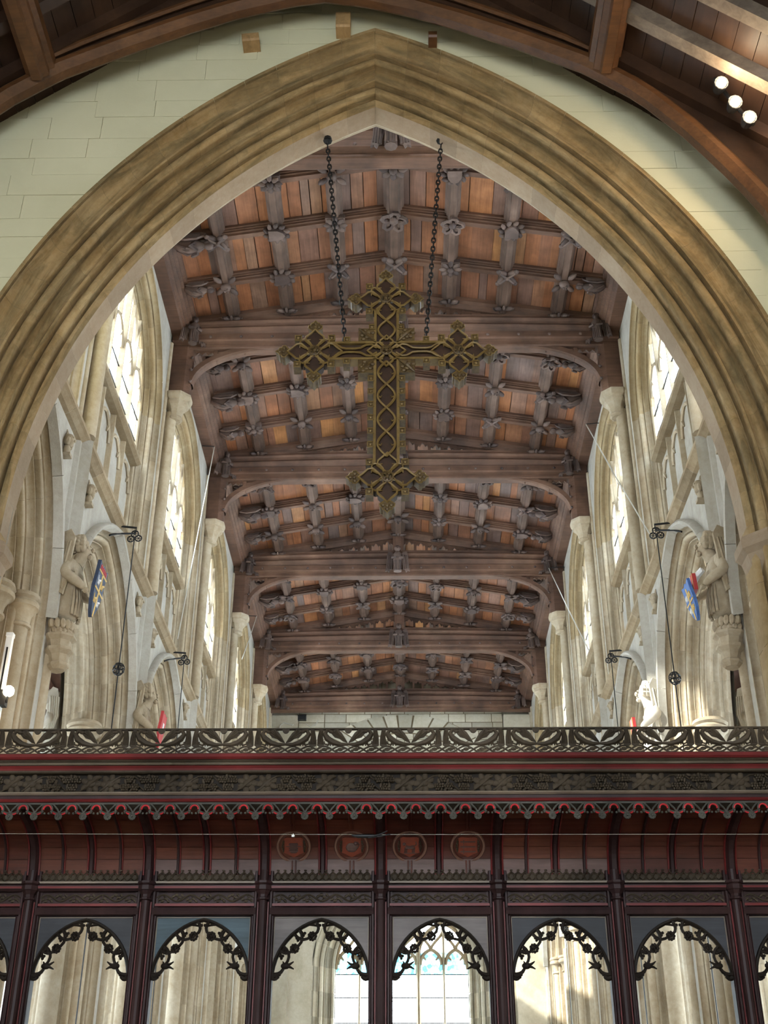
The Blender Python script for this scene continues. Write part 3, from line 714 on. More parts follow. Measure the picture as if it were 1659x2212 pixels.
# ------------------------------------------------------------------ nave ceiling
SL = 0.172; RZ0 = 15.74
def zr(x): return RZ0 - SL * abs(x)
SA = math.atan(SL)
PX = [0.0, 0.95, 1.90, 2.85, 3.70]
def ceiling():
    mb = MB()
    mb.add([(-4.4, 10.6, zr(4.4) + 0.26), (0, 10.6, RZ0 + 0.26), (0, 35.2, RZ0 + 0.26), (-4.4, 35.2, zr(4.4) + 0.26), (4.4, 10.6, zr(4.4) + 0.26), (4.4, 35.2, zr(4.4) + 0.26)], [(0, 1, 2, 3), (1, 4, 5, 2)])
    root = tag(put('ceiling', mb, 'roof_beam', center=False), kind='structure')
    # planks
    rng = random.Random(11); cache = {}; cells = []
    for b in range(-1, 5):
        for j in range(4):
            y0 = T[0] + L * (b + j / 4); y1 = y0 + L / 4
            if y0 < 10.6: continue
            for s in (-1, 1):
                for c in range(4): cells.append((y0, y1, s, c))
    cnt = 0; rest = MB()
    for y0, y1, s, c in cells:
        n_ = rng.choice((3, 4, 4, 4, 5, 5)); x0, x1 = PX[c], PX[c + 1]
        edges = [0] + sorted([(k + rng.uniform(-0.22, 0.22)) / n_ for k in range(1, n_)]) + [1]
        for e0, e1 in zip(edges[:-1], edges[1:]):
            a, b = x0 + (x1 - x0) * e0, x0 + (x1 - x0) * e1
            wd = round((b - a) / math.cos(SA) / 0.02) * 0.02
            mat = TR(s * (a + b) / 2, (y0 + y1) / 2, zr((a + b) / 2) + 0.19 + rng.uniform(-0.004, 0.006)) @ RY(s * SA)
            if cnt < 300 and y0 > T[0] + 0.5:
                if wd not in cache: cache[wd] = MB().box(-wd / 2 + 0.004, wd / 2 - 0.004, -L / 8, L / 8, -0.02, 0.02).mesh('plank', 'roof_plank')
                inst('plank', cache[wd], mat, root); cnt += 1
            else: rest.box(-(b - a) / 2 + 0.004, (b - a) / 2 - 0.004, -L / 8, L / 8, -0.02, 0.02, 0, mat)
    tag(put('far_planks', rest, 'roof_plank', root), kind='stuff')
    # purlins and rafters
    def sec(w, h): return [(-w, h), (-w, h * 0.72), (-w * 0.8, h * 0.66), (-w * 0.8, h * 0.52), (-w * 0.62, h * 0.48), (-w * 0.66, h * 0.3), (-w * 0.45, h * 0.24), (-w * 0.4, 0.0), (w * 0.4, 0.0), (w * 0.45, h * 0.24), (w * 0.66, h * 0.3), (w * 0.62, h * 0.48), (w * 0.8, h * 0.52), (w * 0.8, h * 0.66), (w, h * 0.72), (w, h)]
    pm = MB().prism(sec(0.125, 0.2), -L / 2, L / 2, 'Y').mesh('purlin', 'roof_rib')
    rm_ = MB().prism(sec(0.165, 0.22), -L / 2, L / 2, 'Y').mesh('ridge_beam', 'roof_rib')
    lr = 3.66 / math.cos(SA)
    rf = MB().prism(sec(0.115, 0.17), 0, lr, 'X').mesh('rafter', 'roof_beam')
    pr_ = MB().prism(sec(0.17, 0.22), 0, lr, 'X').mesh('principal_rafter', 'roof_beam')
    psec = [(3.90, -0.12), (3.68, -0.12), (3.66, -0.06), (3.62, -0.04), (3.62, 0.02), (3.57, 0.05), (3.58, 0.1), (3.53, 0.13), (3.54, 0.19), (3.49, 0.22), (3.49, 0.36), (3.90, 0.36)]
    wp = {s: MB().prism([(s * a, b) for a, b in psec], -L / 2, L / 2, 'Y').mesh('wall_plate', 'roof_beam') for s in (-1, 1)}
    bosses = [boss_mesh(v) for v in range(5)]; leafm = leaf_mesh()
    for b in range(-1, 5):
        yc = T[0] + L * (b + 0.5)
        for i, x in enumerate(PX[:4]):
            for s in ((1,) if i == 0 else (-1, 1)):
                zz = zr(x) - (0.06 if i == 0 else 0.02)
                inst('ridge_beam' if i == 0 else 'purlin', rm_ if i == 0 else pm, TR(s * x, yc, zz), root)
        for s in (-1, 1): inst('wall_plate', wp[s], TR(0, yc, 15.0), root)
        for j in (1, 2, 3):
            y = T[0] + L * (b + j / 4)
            if y < 10.9: continue
            for s in (-1, 1): inst('rafter', rf, TR(0, y, RZ0) @ (RY(SA) if s > 0 else RZ(PI) @ RY(SA)), root)
            for i, x in enumerate(PX[:4]):
                for s in ((1,) if i == 0 else (-1, 1)):
                    inst('boss', rng.choice(bosses), TR(s * x, y, zr(x) - (0.06 if i == 0 else 0.02)) @ RZ(rng.choice((0, PI / 2, PI))) @ SC(*((1.4,) * 3 if i == 0 else (1.22,) * 3)), root)
        if b >= 0:
            for i, x in enumerate(PX[:4]):
                for s in ((1,) if i == 0 else (-1, 1)):
                    inst('leaf_boss', leafm, TR(s * x, T[b + 1] - 0.2, zr(x) - 0.03), root)
    return root
def boss_mesh(v):
    mb = MB(); r = 0.15
    if v == 0:
        mb.ball((0, 0, -0.03), 0.05, 8, 5)
        for k in range(8):
            a = k * PI / 4; mb.ball((0.1 * math.cos(a), 0.1 * math.sin(a), -0.015), 0.05, 6, 4, (1.3, 0.75, 0.6), 0, RZ(a))
        mb.box(-0.13, 0.13, -0.13, 0.13, -0.005, 0.06)
    elif v == 1:
        for k in range(4):
            a = PI / 4 + k * PI / 2
            mb.ball((0.09 * math.cos(a), 0.09 * math.sin(a), -0.02), 0.075, 7, 5, (1.35, 0.7, 0.55), 0, RZ(a) @ RY(0.3))
            mb.ball((0.17 * math.cos(a), 0.17 * math.sin(a), -0.04), 0.04, 6, 4, (1, 1, 0.8))
            mb.tube([(0.02 * math.cos(a), 0.02 * math.sin(a), -0.06), (0.12 * math.cos(a), 0.12 * math.sin(a), -0.07), (0.18 * math.cos(a), 0.18 * math.sin(a), -0.04)], [0.02, 0.015, 0.008], 4)
        mb.ball((0, 0, -0.05), 0.04, 6, 4)
    elif v == 2:
        mb.prism([(-0.09, 0.1), (0.09, 0.1), (0.09, -0.02), (0.05, -0.09), (0, -0.12), (-0.05, -0.09), (-0.09, -0.02)], -0.06, 0.04, 'Z')
        for k in range(10):
            a = k * PI / 5; mb.ball((0.14 * math.cos(a), 0.14 * math.sin(a), -0.01), 0.045, 6, 4, (1.2, 0.8, 0.8), 0, RZ(a + 0.5))
    elif v == 3:
        for k in range(5):
            a = k * 2 * PI / 5; pts = [((0.06 + 0.09 * math.sin(q * PI)) * math.cos(a + q * 1.5), (0.06 + 0.09 * math.sin(q * PI)) * math.sin(a + q * 1.5), -0.02 - 0.04 * math.sin(q * PI)) for q in [i / 5 for i in range(6)]]
            mb.tube(pts, 0.028, 5)
        mb.ball((0, 0, -0.03), 0.06, 6, 5)
    else:
        mb.ball((0, 0, -0.04), 0.075, 8, 6, (0.9, 1, 0.8))
        for s in (-1, 1):
            mb.ball((s * 0.03, -0.03, -0.10), 0.015, 5, 4)
            for q in (-1, 1): mb.ball((s * 0.12, q * 0.1, -0.01), 0.06, 6, 4, (1.4, 0.7, 0.6), 0, RZ(s * q * 0.7))
        mb.ball((0, 0.01, -0.11), 0.018, 5, 4)
    return mb.mesh('boss', 'roof_carving', True)
def leaf_mesh():
    mb = MB()
    for s in (-1, 1):
        mb.ball((s * 0.08, -0.05, -0.02), 0.08, 7, 5, (1.25, 0.6, 0.5), 0, RZ(s * -0.6) @ RY(s * 0.3))
        mb.ball((s * 0.15, -0.01, 0.0), 0.045, 6, 4, (1.4, 0.6, 0.6), 0, RZ(s * -0.9))
    mb.ball((0, -0.08, -0.03), 0.045, 6, 4, (0.7, 1.6, 0.8))
    return mb.mesh('leaf_boss', 'roof_carving', True)
ceiling()

# ------------------------------------------------------------------ trusses
LAB = ['oak tie-beam truss hard behind the point of the great stone arch',
       'oak tie-beam truss behind the upper arm of the hanging cross',
       'oak tie-beam truss behind the foot of the hanging cross',
       'oak tie-beam truss just below and beyond the foot of the cross',
       'oak tie-beam truss one bay before the far end wall',
       'last oak tie beam set close against the far end wall']
def truss(k):
    y = T[k]; z0 = 14.65
    root = tag(empty('roof_truss', (0, y, 13.68)), LAB[k], 'roof truss', 'tie-beam trusses of the nave roof')
    half = [(-0.10, 0.0), (-0.12, 0.02), (-0.12, 0.075), (-0.19, 0.09), (-0.22, 0.11), (-0.22, 0.235), (-0.19, 0.26), (-0.225, 0.29), (-0.245, 0.325), (-0.225, 0.365), (-0.19, 0.39), (-0.235, 0.42), (-0.26, 0.46), (-0.24, 0.51), (-0.19, 0.53), (-0.2, 0.575)]
    sec = half + [(-a, b) for a, b in half[::-1]]
    rows = []
    for i in range(15):
        x = -3.86 + 7.72 * i / 14; cam = 0.07 * (1 - (x / 3.66) ** 2)
        rows.append([(x, y + a, z0 + b + (cam if b > 0.28 else cam * 0.25)) for a, b in sec])
    tb = put('tie_beam', MB().strip(rows, closed=True), 'roof_beam', root)
    st = STUD
    for i in range(13):
        x = -3.2 + 6.4 * i / 12
        if abs(x) > 0.15: inst('stud', st, TR(x, y - 0.22, z0 + 0.175), tb)
    for s in (-1, 1):
        sc_ = [(-0.17, 0.2), (-0.17, 0.12), (-0.12, 0.08), (-0.08, 0.0), (0.08, 0.0), (0.12, 0.08), (0.17, 0.12), (0.17, 0.2)]
        put('principal_rafter', MB().prism(sc_, 0, 3.66 / math.cos(SA), 'X').xf(TR(0, y, RZ0 - 0.03) @ (RY(SA) if s > 0 else RZ(PI) @ RY(SA))), 'roof_beam', root)
        if k < 5:
            # wall post, arched brace, strut and cusped board
            wp = put('wall_post', MB().prism([(s * 3.87, y - 0.13), (s * 3.60, y - 0.13), (s * 3.50, y - 0.07), (s * 3.50, y + 0.07), (s * 3.60, y + 0.13), (s * 3.87, y + 0.13)], 13.66, 14.70, 'Z'), 'roof_beam', root)
            for zz in (13.95, 14.2, 14.45): inst('stud', st, TR(s * 3.5, y - 0.12, zz), wp)
            rows = []
            for i in range(15):
                q = i / 14 * PI / 2
                cx, cz = -2.05, 13.92; ra, rb = 1.44, 0.77
                x = cx - ra * math.cos(q); z = cz + rb * math.sin(q); nx, nz = -math.cos(q) * rb, math.sin(q) * ra
                l = math.hypot(nx, nz); nx, nz = nx / l, nz / l
                th = 0.09
                rows.append([(-s * (x), y - 0.09, z), (-s * x, y - 0.05, z - 0.02) if 0 else (-s * (x - nx * 0.02), y - 0.05, z - nz * 0.02), (-s * (x - nx * 0.02), y + 0.05, z - nz * 0.02), (-s * x, y + 0.09, z), (-s * (x + nx * th), y + 0.09, z + nz * th), (-s * (x + nx * th), y - 0.09, z + nz * th)])
            put('arched_brace', MB().strip(rows, closed=True), 'roof_beam', root)
            put('strut', MB().box(s * 3.12 - 0.035, s * 3.12 + 0.035, y - 0.05, y + 0.05, 14.42, 14.7), 'roof_beam', root)
            mb = MB()
            for a, b in ((3.14, 3.46), (2.6, 3.1)):
                n_ = 3 if b - a < 0.4 else 3
                for i in range(n_):
                    x0 = a + (b - a) * i / n_; x1 = a + (b - a) * (i + 1) / n_; xm = (x0 + x1) / 2
                    pl = [(x0, 14.67), (x0, 14.58), (x0 + (x1 - x0) * 0.15, 14.60), (xm, 14.64), (x0 + (x1 - x0) * 0.85, 14.60), (x1, 14.58), (x1, 14.67)]
                    mb.prism([(s * p, q) for p, q in pl], y - 0.02, y + 0.02)
            put('cusped_board', mb, 'roof_beam', root)
    put('king_post', MB().prism([(-0.13, y - 0.16), (-0.06, y - 0.22), (0.06, y - 0.22), (0.13, y - 0.16), (0.13, y + 0.16), (-0.13, y + 0.16)], 15.2, RZ0, 'Z'), 'roof_beam', root)
    for s in (-1, 1):
        for i in range(7):
            x0 = 0.13 + i * 0.27; x1 = x0 + 0.27; zt = zr(x1) - 0.02
            zb = 15.24
            if zt - zb < 0.04: break
            put('tracery_mullion', MB().box(s * x1 - 0.03, s * x1 + 0.03, y - 0.04, y + 0.04, zb - 0.03, zt), 'roof_beam', root)
            zt2 = zr(x0) - 0.02; mb = MB(); w_ = x1 - x0
            hd = min(0.12, (zt - zb) * 0.5)
            pl = [(x0, zt2), (x0, zt - hd), (x0 + w_ * 0.2, zt - hd * 0.55), (x0 + w_ * 0.3, zt - hd * 0.8), (x0 + w_ * 0.4, zt - hd * 0.3), (x0 + w_ * 0.5, zt - hd * 0.1), (x0 + w_ * 0.6, zt - hd * 0.3), (x0 + w_ * 0.7, zt - hd * 0.8), (x0 + w_ * 0.8, zt - hd * 0.55), (x1, zt - hd), (x1, zt)]
            put('tracery_head', mb.prism([(s * p, q) for p, q in pl], y - 0.025, y + 0.025), 'roof_beam', root)
STUD = MB().ball((0, 0, 0), 0.03, 6, 4, (1, 0.8, 1)).mesh('stud', 'roof_carving', True)
for k in range(6): truss(k)

# carved wooden angels ------------------------------------------------
def plate(mb, poly, th, mat): mb.prism(poly, -th / 2, th / 2, 'Y', 0, mat)
def recline_parts():
    body = MB().tube([(-0.02, 0, 0.02), (0.06, 0, -0.01), (0.16, 0, -0.035), (0.26, 0, -0.03), (0.33, 0, -0.02), (0.37, 0, -0.02)], [0.05, 0.085, 0.1, 0.085, 0.05, 0.035], 8)
    body.tube([(0.24, 0.07, -0.04), (0.2, 0.1, -0.1), (0.28, 0.03, -0.13)], [0.035, 0.03, 0.022], 5).tube([(0.24, -0.07, -0.04), (0.2, -0.1, -0.1), (0.28, -0.03, -0.13)], [0.035, 0.03, 0.022], 5)
    for k in range(4): body.tube([(0.0, -0.06 + 0.04 * k, -0.03), (0.14, -0.07 + 0.045 * k, -0.12), (0.2, -0.05 + 0.035 * k, -0.11)], [0.012, 0.016, 0.008], 4)
    head = MB().ball((0.42, 0, -0.03), 0.065, 8, 6, (1.05, 0.85, 0.9)).ball((0.41, 0, 0.0), 0.072, 8, 5, (0.95, 0.95, 0.7)).ball((0.48, 0, -0.05), 0.014, 5, 4)
    wings = []
    for s in (-1, 1):
        w_ = MB(); mat = TR(0.06, s * 0.11, 0.03) @ RX(s * 0.35)
        w_.prism([(-0.06, -0.03), (0.06, -0.07), (0.22, -0.05), (0.31, 0.02), (0.33, 0.07), (0.28, 0.10), (0.16, 0.08), (0.02, 0.05)], -0.014, 0.014, 'Y', 0, mat)
        for k in range(4): w_.tube([tuple(mat @ Vector((-0.05 + 0.02 * k, s * 0.014, -0.03 + 0.025 * k))), tuple(mat @ Vector((0.26, s * 0.016, -0.02 + 0.03 * k)))], [0.006, 0.01], 4)
        wings.append(w_)
    return body, head, wings
def upright_parts():
    body = MB().tube([(0, 0, 0.0), (0, -0.01, 0.1), (0, -0.02, 0.22), (0, -0.03, 0.33), (0, -0.03, 0.38), (0, -0.03, 0.41)], [0.075, 0.07, 0.075, 0.09, 0.055, 0.03], 8)
    for s in (-1, 1): body.tube([(s * 0.08, -0.03, 0.33), (s * 0.1, -0.08, 0.25), (s * 0.02, -0.12, 0.24)], [0.03, 0.028, 0.02], 5)
    for k in range(5): body.tube([((k - 2) * 0.03, -0.075, 0.0), ((k - 2) * 0.028, -0.085, 0.2)], [0.014, 0.008], 4)
    head = MB().ball((0, -0.04, 0.455), 0.06, 8, 6, (0.85, 0.9, 1.1)).ball((0, -0.025, 0.475), 0.066, 8, 5, (1, 0.9, 0.9)).ball((0, -0.1, 0.45), 0.012, 5, 4)
    wings = []
    for s in (-1, 1):
        w_ = MB(); pl = [(0.05, 0.30), (0.1, 0.40), (0.17, 0.42), (0.2, 0.34), (0.205, 0.18), (0.23, 0.0), (0.19, 0.02), (0.16, -0.02), (0.14, 0.04), (0.11, 0.05), (0.09, 0.16)]
        w_.prism([(s * a, b) for a, b in pl], -0.01, 0.02, 'Y')
        for k in range(4): w_.tube([(s * (0.1 + 0.026 * k), -0.012, 0.34), (s * (0.11 + 0.03 * k), -0.012, 0.03 + 0.01 * k)], [0.008, 0.011], 4)
        wings.append(w_)
    return body, head, wings
def tree_mesh(parts):
    b, h, ws = parts
    return b.mesh('body', 'roof_carving', True), h.mesh('head', 'roof_carving', True), [w_.mesh('wing', 'roof_carving') for w_ in ws]
RA, UA = tree_mesh(recline_parts()), tree_mesh(upright_parts())
def angel(parts, mat, label, group):
    root = bpy.data.objects.new('carved_angel', None); root.empty_display_size = 0.1; link(root, None, mat)
    inst('body', parts[0], mat, root); inst('head', parts[1], mat, root)
    for w_ in parts[2]: inst('wing', w_, mat, root)
    return tag(root, label, 'angel carving', group)
TN = ['the truss at the arch point', 'the truss behind the cross head', 'the truss behind the cross foot', 'the truss just beyond the cross foot', 'the truss before the end wall', 'the last truss at the end wall']
for b in range(5):
    for j in (1, 2, 3):
        y = T[b] + L * j / 4
        for s in (-1, 1):
            k = 1.25 if j == 2 else 0.95
            sd = ', navy-shield side' if s < 0 else ', blue-shield side'
            lab = (('small oak wall-plate angel past ' + TN[b]) if j == 1 else ('larger oak wall-plate angel past ' + TN[b]) if j == 2 else ('small oak wall-plate angel before ' + TN[b + 1])) + sd
            angel(RA, TR(s * 3.5, y - 0.02, 15.12) @ (RZ(PI) if s > 0 else Matrix()) @ RY(-0.05) @ SC(k, k, k), lab, 'oak angels along the wall plates')
for k in range(6):
    for s in (-1, 1):
        angel(UA, TR(s * 3.5, T[k] - 0.25, 14.66) @ RZ(s * -0.5) @ SC(1.05, 1.05, 1.05), 'oak angel at the wall end of ' + TN[k] + (', navy-shield side' if s < 0 else ', blue-shield side'), 'oak angels at the tie-beam ends')
    angel(UA, TR(-0.02, T[k] - 0.3, 14.68) @ SC(1.25, 1.25, 1.25), 'oak angel with drooping wings mid-beam on ' + TN[k], 'oak angels at the middle of the tie beams')

# ------------------------------------------------------------------ chancel (camera side): roof, walls
def rib_z(d):
    pts = [(0, 13.82), (0.4, 13.75), (1.0, 13.55), (1.55, 13.30), (2.2, 12.96), (2.9, 12.56), (3.45, 12.1), (3.9, 11.52), (4.3, 10.88), (4.6, 10.3), (4.72, 9.8)]
    d = abs(d)
    for (a, z0), (b, z1) in zip(pts[:-1], pts[1:]):
        if d <= b: return z0 + (z1 - z0) * (d - a) / (b - a)
    return pts[-1][1]
def roof_z(d): return 15.35 - 0.86 * abs(d)
CW = 4.78
def chancel():
    mb = MB()
    for s in (-1, 1):
        x = CHX + s * CW
        mb.add([(x, -4, 0), (x, 9.7, 0), (x, 9.7, 11.2), (x, -4, 11.2)], [(0, 1, 2, 3)])
    tag(put('wall_chancel_sides', mb, 'chancel_plaster', center=False), kind='structure')
    # east wall with its great window opening
    mb = MB(); x0, x1 = CHX - CW, CHX + CW
    for q in ([(x0, 0), (x1, 0), (x1, 3.0), (x0, 3.0)], [(x0, 3.0), (CHX - 1.9, 3.0), (CHX - 1.9, 15.2), (x0, 15.2)], [(CHX + 1.9, 3.0), (x1, 3.0), (x1, 15.2), (CHX + 1.9, 15.2)], [(CHX - 1.9, 8.4), (CHX + 1.9, 8.4), (CHX + 1.9, 15.2), (CHX - 1.9, 15.2)]):
        mb.add([(a, -4, b) for a, b in q], [(0, 1, 2, 3)])
    tag(put('wall_east', mb, 'chancel_plaster', center=False), kind='structure')
    mb = MB()
    mb.add([(CHX, -4, roof_z(0) + 0.2), (CHX, 9.7, roof_z(0) + 0.2), (x1 + 0.3, 9.7, roof_z(CW + 0.3) + 0.2), (x1 + 0.3, -4, roof_z(CW + 0.3) + 0.2), (x0 - 0.3, -4, roof_z(CW + 0.3) + 0.2), (x0 - 0.3, 9.7, roof_z(CW + 0.3) + 0.2)], [(0, 1, 2, 3), (1, 0, 4, 5)])
    root = tag(put('ceiling_chancel', mb, 'chancel_dark', center=False), kind='structure')
    an = math.atan(0.86); rng = random.Random(2)
    for s in (-1, 1):
        R_ = TR(CHX, 0, roof_z(0)) @ (Matrix() if s > 0 else RZ(PI)) @ RY(an)
        sg = 1 if s > 0 else -1
        # boards run along the roof, rafters run down the slope
        for i in range(26):
            a = 0.1 + i * 0.245
            put('roof_board', MB().box(a + 0.004, a + 0.241, min(sg * 2.0, sg * 9.6), max(sg * 2.0, sg * 9.6), 0.10 + rng.uniform(0, 0.01), 0.14).xf(R_), 'chancel_dark', root)
        for i in range(11):
            yy = 9.02 - i * 0.62
            put('rafter', MB().box(0, 6.4, sg * yy - 0.07, sg * yy + 0.07, -0.06, 0.12).xf(R_), 'limewash' if i in (1, 2, 4) and s > 0 else 'chancel_dark', root)
        for d, w_ in ((3.1, 0.17),):
            xx = CHX + s * d; z = roof_z(d) - 0.33
            sec = [(-w_, 0.30), (-w_, 0.18), (-w_ * 0.7, 0.15), (-w_ * 0.75, 0.06), (-w_ * 0.4, 0.03), (-w_ * 0.3, -0.02), (w_ * 0.3, -0.02), (w_ * 0.4, 0.03), (w_ * 0.75, 0.06), (w_ * 0.7, 0.15), (w_, 0.18), (w_, 0.30)]
            put('purlin', MB().prism([(xx + a, z + b) for a, b in sec], 2.0, 9.0, 'Y'), 'chancel_timber', root)
    # arched wall rib: moulded fillet along the edge and the broad dark board above it
    ds = [-4.72 + 9.44 * i / 56 for i in range(57)]
    def nrm(d):
        e = 0.05; dz = (rib_z(d + e) - rib_z(d - e)) / (2 * e); l = math.hypot(1, dz); return -dz / l, 1 / l
    def sweep(sec): return MB().strip([[(CHX + d + nrm(d)[0] * b, 9.0 + a, rib_z(d) + nrm(d)[1] * b) for a, b in sec] for d in ds], closed=True)
    rib = tag(put('trim_1', sweep([(0.02, 0.0), (0.06, -0.03), (0.16, -0.03), (0.2, 0.0), (0.2, 0.05), (0.23, 0.07), (0.23, 0.12), (0.0, 0.12), (-0.02, 0.09), (-0.02, 0.03)]), 'chancel_timber', smooth=False), kind='structure')
    b = put('spandrel_board', MB().strip([[(CHX + d + nrm(d)[0] * 0.1, 9.06, rib_z(d) + nrm(d)[1] * 0.1), (CHX + d * 1.0, 9.06, max(roof_z(d) - 0.02, rib_z(d) + 0.14)), (CHX + d * 1.0, 9.2, max(roof_z(d) - 0.02, rib_z(d) + 0.14)), (CHX + d + nrm(d)[0] * 0.1, 9.2, rib_z(d) + nrm(d)[1] * 0.1)] for d in ds], closed=True), 'chancel_dark', rib)
    for s in (-1, 1):
        pts = [(CHX + s * d, 9.0, rib_z(d) + 0.33 - 0.03 * d) for d in [0.3 + 0.3 * i for i in range(10)]]
        put('edge_bead', MB().tube(pts, 0.035, 6), 'chancel_timber', rib)
    # joist ends on the wall
    for i, (x, z, w_) in enumerate(((-1.62, 13.46, 0.1), (-0.55, 13.68, 0.085), (0.5, 13.48, 0.05))):
        lab = ('slanted pale oak block on the plaster near the left shoulder of the rib', 'tall pale oak block on the plaster just above the arch point', 'small dark oak peg block on the plaster under the rib')[i]
        h = (0.13, 0.26, 0.10)[i]
        mb = MB().prism([(YF - 0.16, 0), (YF + 0.05, 0), (YF + 0.05, h), (YF - 0.16, h), (YF - 0.18, h - 0.02), (YF - 0.18, 0.02)], -w_, w_, 'X').xf(TR(x, 0, z) @ TR(0, 0, 0) @ RY(-0.12 if i == 0 else 0))
        tag(put('timber_block', mb, 'oak_block' if i < 2 else 'chancel_timber'), lab, 'wood block')
chancel()

# ------------------------------------------------------------------ hanging cross
def hanging_cross():
    cx, cy, cz = -0.043, 10.13, 9.42
    root = tag(empty('hanging_cross', (cx, cy, 7.45)), 'large gilt and brown carved cross with leafy ends hanging under the arch', 'cross')
    P = lambda mb: mb.xf(TR(cx, cy, cz))
    F, Bk = -0.06, 0.06
    # solid boards
    put('shaft_board', P(MB().box(-0.105, 0.105, F + 0.03, Bk, -1.45, 0.6)), 'cross_panel', root)
    for s in (-1, 1): put('arm_board', P(MB().box(min(s * 0.1, s * 0.65), max(s * 0.1, s * 0.65), F + 0.03, Bk, -0.1, 0.11)), 'cross_panel', root)
    for s in (-1, 1):
        for z0, z1 in ((-1.4, -0.1), (0.11, 0.55)):
            put('edge_moulding', P(MB().box(s * 0.118 - 0.014, s * 0.118 + 0.014, F - 0.005, Bk, z0, z1)), 'gilt_rib', root)
        for z in (-0.1, 0.11):
            put('edge_moulding', P(MB().box(min(s * 0.1, s * 0.62), max(s * 0.1, s * 0.62), F - 0.005, Bk, z - 0.013, z + 0.013)), 'gilt_rib', root)
    # interlacing ribs on the shaft and the arms
    yr = F - 0.004
    for s in (-1, 1):
        pts = [(s * 0.088 * math.sin(PI * q / 0.292), yr, -0.14 - q) for q in [1.17 * i / 48 for i in range(49)]]
        put('wave_rib', P(MB().tube(pts, 0.013, 5)), 'gilt_rib', root)
        pts = [(s * 0.088 * math.sin(PI * q / 0.26), yr, 0.14 + q) for q in [0.4 * i / 18 for i in range(19)]]
        put('wave_rib', P(MB().tube(pts, 0.013, 5)), 'gilt_rib', root)
        for v in (-1, 1):
            pts = [(s * x, yr, 0.005 + v * z) for x, z in ((0.1, 0.03), (0.16, 0.075), (0.21, 0.07), (0.27, 0.03), (0.33, 0.022), (0.42, 0.022), (0.47, 0.035), (0.52, 0.075), (0.56, 0.09))]
            put('wave_rib', P(MB().tube(pts, 0.012, 5)), 'gilt_rib', root)
    for k in range(4):
        for s in (-1, 1):
            put('cusp', P(MB().tube([(s * 0.085, yr, -0.29 - 0.292 * k), (s * 0.055, yr, -0.305 - 0.292 * k), (s * 0.045, yr, -0.28 - 0.292 * k)], [0.01, 0.008, 0.004], 4)), 'gilt_rib', root)
    def petals(c, R, nbig, name, half_up=True, small=True):
        mb = MB(); rib = MB(); c = Vector(c)
        for k in range(4):
            a = k * PI / 2; ca, sa = math.cos(a), math.sin(a)
            prof = [(0.05, 0.0), (0.09, 0.05), (0.14, 0.10), (0.19, 0.092), (0.24, 0.04), (0.285, 0.0)]
            sc_ = R / 0.285
            full = [(r * sc_, w_ * sc_) for r, w_ in prof] + [(r * sc_, -w_ * sc_) for r, w_ in prof[-2:0:-1]]
            mb.prism([(c.x + r * ca - w_ * sa, c.z + r * sa + w_ * ca) for r, w_ in full], F + 0.025, Bk, 'Y')
            loop = [(c.x + r * ca - w_ * sa, F - 0.002, c.z + r * sa + w_ * ca) for r, w_ in full + full[:1]]
            rib.tube(loop, 0.0125, 5)
            for q in (-1, 1):   # little cusps inside the petal
                rib.tube([(c.x + 0.15 * sc_ * ca - q * 0.085 * sc_ * sa, F, c.z + 0.15 * sc_ * sa + q * 0.085 * sc_ * ca), (c.x + 0.155 * sc_ * ca - q * 0.045 * sc_ * sa, F, c.z + 0.155 * sc_ * sa + q * 0.045 * sc_ * ca)], [0.01, 0.004], 4)
            a2 = a + PI / 4; ca, sa = math.cos(a2), math.sin(a2)
            prof = [(0.05, 0.0), (0.1, 0.04), (0.15, 0.05), (0.19, 0.03), (0.205, 0.0)]
            full = [(r * sc_, w_ * sc_) for r, w_ in prof] + [(r * sc_, -w_ * sc_) for r, w_ in prof[-2:0:-1]]
            mb.prism([(c.x + r * ca - w_ * sa, c.z + r * sa + w_ * ca) for r, w_ in full], F + 0.025, Bk, 'Y')
            rib.tube([(c.x + r * ca - w_ * sa, F - 0.002, c.z + r * sa + w_ * ca) for r, w_ in full + full[:1]], 0.010, 5)
        m = put(name, P(mb), 'cross_panel', root)
        put('petal_ribs', P(rib), 'gilt_rib', m)
        ro = MB()
        ro.tube([(c.x + 0.055 * math.cos(i * PI / 8), F - 0.012, c.z + 0.055 * math.sin(i * PI / 8)) for i in range(17)], 0.012, 5)
        ro.ball((c.x, F - 0.012, c.z), 0.022, 7, 5)
        for k in range(6): ro.ball((c.x + 0.034 * math.cos(k * PI / 3), F - 0.012, c.z + 0.034 * math.sin(k * PI / 3)), 0.013, 5, 4)
        put('rosette', P(ro), 'cross_leaf', m)
        return m
    def fleuron(x, z, a, k=1.0):
        pl = [(-0.02, 0.0), (-0.045, 0.02), (-0.075, 0.045), (-0.07, 0.075), (-0.05, 0.08), (-0.045, 0.105), (-0.02, 0.115), (0, 0.145), (0.02, 0.115), (0.045, 0.105), (0.05, 0.08), (0.07, 0.075), (0.075, 0.045), (0.045, 0.02), (0.02, 0.0)]
        ca, sa = math.cos(a - PI / 2), math.sin(a - PI / 2)
        mb = MB().prism([(x + k * (p * ca - q * sa), z + k * (p * sa + q * ca)) for p, q in pl], F, Bk + 0.02, 'Y')
        for p, q in ((0, 0.06), (-0.04, 0.055), (0.04, 0.055), (0, 0.1)): mb.ball((x + k * (p * ca - q * sa), F, z + k * (p * sa + q * ca)), 0.022 * k, 6, 4, (1, 0.6, 1))
        out = [(x + k * (p * ca - q * sa), F - 0.004, z + k * (p * sa + q * ca)) for p, q in pl]
        mb.tube(out, 0.006, 4, 1)
        put('leaf_finial', P(mb), ['cross_leaf', 'gilt_rib'], root)
